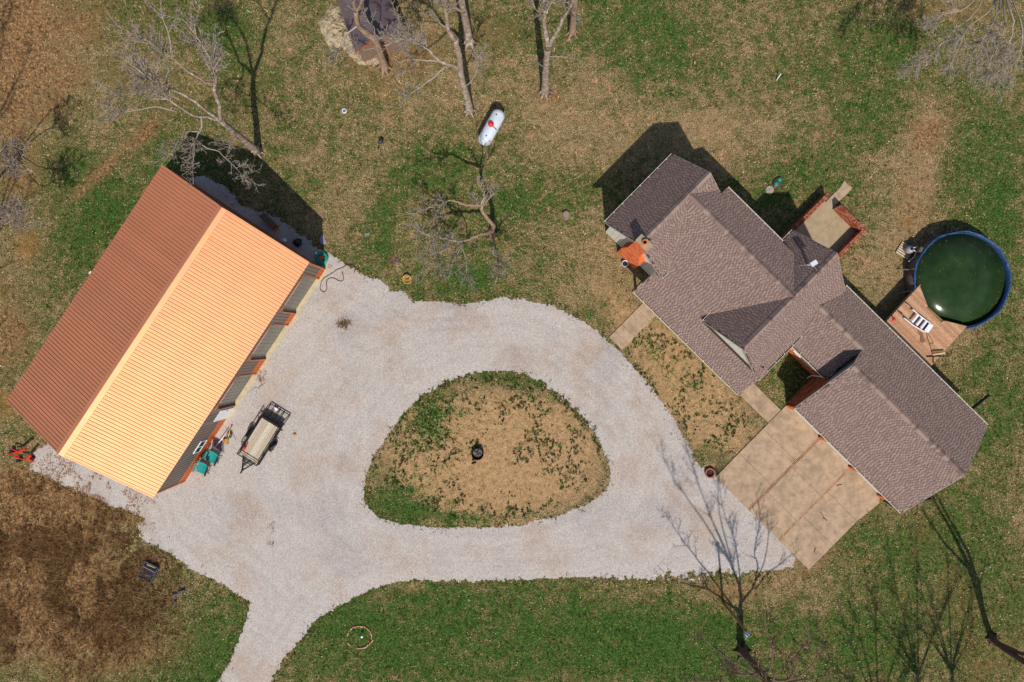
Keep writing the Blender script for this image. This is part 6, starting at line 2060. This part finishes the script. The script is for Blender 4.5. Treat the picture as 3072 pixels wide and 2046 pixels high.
# weeds along the gravel's edge and sprinkled over thin turf
x, y = scatter(160000)
f = gravel_field(x, y); sx_, sy_ = sheet(x, y)
yard = blob(sx_, sy_, 1590, 900, 200, 75, 45, 2) + blob(sx_, sy_, 1120, 1030, 270, 170, 0, 3)
ok = ~solid(x, y) & (((f > -.45) & (f < .75) & (rng.random(len(x)) < .75 * np.exp(-np.clip(f, 0, 1) / .17) * np.clip(fbm(x * .7, y * .7, 301) * 3.4 - 1.05, .06, 1))) | ((yard > .4) & (f < 0) & (fbm(x * 1.1, y * 1.1, 61) + .25 * (zones(x, y)[0] - .4) > .5) & (rng.random(len(x)) < .5)))
x, y, yd = x[ok], y[ok], yard[ok] > .4
Vy, Cy = blades(x[yd], y[yd], np.concatenate([DARKS[:3], GREENS])[rng.integers(0, 7, yd.sum())], 9, .05, .15, .018, .04, (.5, 1.25))
x, y = x[~yd], y[~yd]
V1, C1 = blades(x, y, np.concatenate([DARKS, TANS[:2], GREENS[:2]])[rng.integers(0, 8, len(x))], 6, .035, .11, .012, .03, (.5, 1.25))
V1, C1 = np.concatenate([V1, Vy]), np.concatenate([C1, Cy])
me = bulk_mesh('weeds', V1, np.arange(len(V1)).reshape(-1, 3), C1, M_blade)
tag(link('weeds', me), 'dark low weeds fringing the gravel and dotting bare turf', 'weeds', kind='stuff')


# fallen leaves: small curled quads
def leaf_mesh(x, y, pal, smin, smax, z=.02):
    a = rng.uniform(0, 2 * np.pi, len(x)); s = rng.uniform(smin, smax, len(x)); dx, dy = np.cos(a) * s, np.sin(a) * s
    V = np.empty((len(x), 4, 3)); h = rng.uniform(0, .04, (len(x), 4)) + z
    V[:, 0] = np.stack([x - dx, y - dy, h[:, 0]], 1); V[:, 1] = np.stack([x + dy * .6, y - dx * .6, h[:, 1]], 1); V[:, 2] = np.stack([x + dx, y + dy, h[:, 2]], 1); V[:, 3] = np.stack([x - dy * .6, y + dx * .6, h[:, 3]], 1)
    c = np.repeat(pal[rng.integers(0, len(pal), len(x))] * rng.uniform(.8, 1.2, (len(x), 1)), 4, axis=0)
    return V.reshape(-1, 3), np.arange(len(x) * 4).reshape(-1, 4), c


LEAF = np.array([lin(206, 178, 136), lin(186, 148, 104), lin(158, 112, 70), lin(220, 200, 164), lin(140, 96, 58)])
x, y = scatter(120000)
g, b, d, o_ = zones(x, y); f = gravel_field(x, y)
u = x * UX + y * UY; v = -x * UY + y * UX
court = (u > 12.7) & (u < 16.8) & (v > 9.7) & (v < 13.1)
sx_, sy_ = sheet(x, y)
bl = blob(sx_, sy_, 200, 1130, 150, 55, 28, 2)
drift = np.clip((fbm(x * .8, y * .8, 131, 4) - .4) * 4, .08, 1)
pr = (.55 * drift + .5 * b) * (1 - .6 * np.clip((g - .5) * 2, 0, 1)) + .9 * court
ok = ~solid(x, y) & (((f < 0) & (rng.random(len(x)) < pr)))
V1, F1, C1 = leaf_mesh(x[ok], y[ok], LEAF, .022, .05)
x2 = rng.uniform(-36, -24, 26000); y2 = rng.uniform(-15, -6, 26000)
sx_, sy_ = sheet(x2, y2)
ok = ~solid(x2, y2) & (rng.random(len(x2)) < blob(sx_, sy_, 215, 1120, 130, 45, 25, 1) * (fbm(x2 * .9, y2 * .9, 5) > .47) * .9)
V2, F2, C2 = leaf_mesh(x2[ok], y2[ok], LEAF[np.array([1, 2, 2, 4, 4])], .025, .055, .05)
x3, y3 = HW(0, 0).x + rng.uniform(-1, 1, 1), rng.uniform(-1, 1, 1)
me = bulk_mesh('leaf_litter', np.concatenate([V1, V2]), np.concatenate([F1, F2 + len(V1)]), np.concatenate([C1, C2]), vcol('dry_leaf', .85, 8, .2, 0, .15))
tag(link('leaf_litter', me), 'fallen dry leaves scattered over lawn and gravel edge', 'leaves', kind='stuff')
# tall dead weeds in the rough lower left, and dead clumps on the gravel
x = rng.uniform(-38, -22, 30000); y = rng.uniform(-26, -9, 30000)
sx_, sy_ = sheet(x, y)
pr = blob(sx_, sy_, 120, 1330, 260, 190, 10, 2) * (.25 + 1.1 * (fbm(x * .5, y * .5, 22) > .5))
ok = (gravel_field(x, y) < -.1) & ~solid(x, y) & (rng.random(len(x)) < pr * .75); x, y = x[ok], y[ok]
for cx, cy, n_, r_ in ((790 * K, 745 * K, 40, 9), (600 * K, 862 * K, 12, 12), (625 * K, 1215 * K, 4, 8), (627 * K, 1250 * K, 4, 7), (905 * K, 600 * K, 12, 8)):
    p = at(cx, cy); s_ = CAM_H / FPX * r_
    x = np.concatenate([x, p.x + rng.normal(0, s_, n_)]); y = np.concatenate([y, p.y + rng.normal(0, s_, n_)])
V1, C1 = blades(x, y, BROWNS[rng.integers(0, 4, len(x))], 7, .15, .5, .008, .02, (.3, 1.35))
me = bulk_mesh('dead_weeds', V1, np.arange(len(V1)).reshape(-1, 3), C1, M_blade)
tag(link('dead_weeds', me), 'matted brown dead weeds filling the lower left corner', 'weeds', kind='stuff')
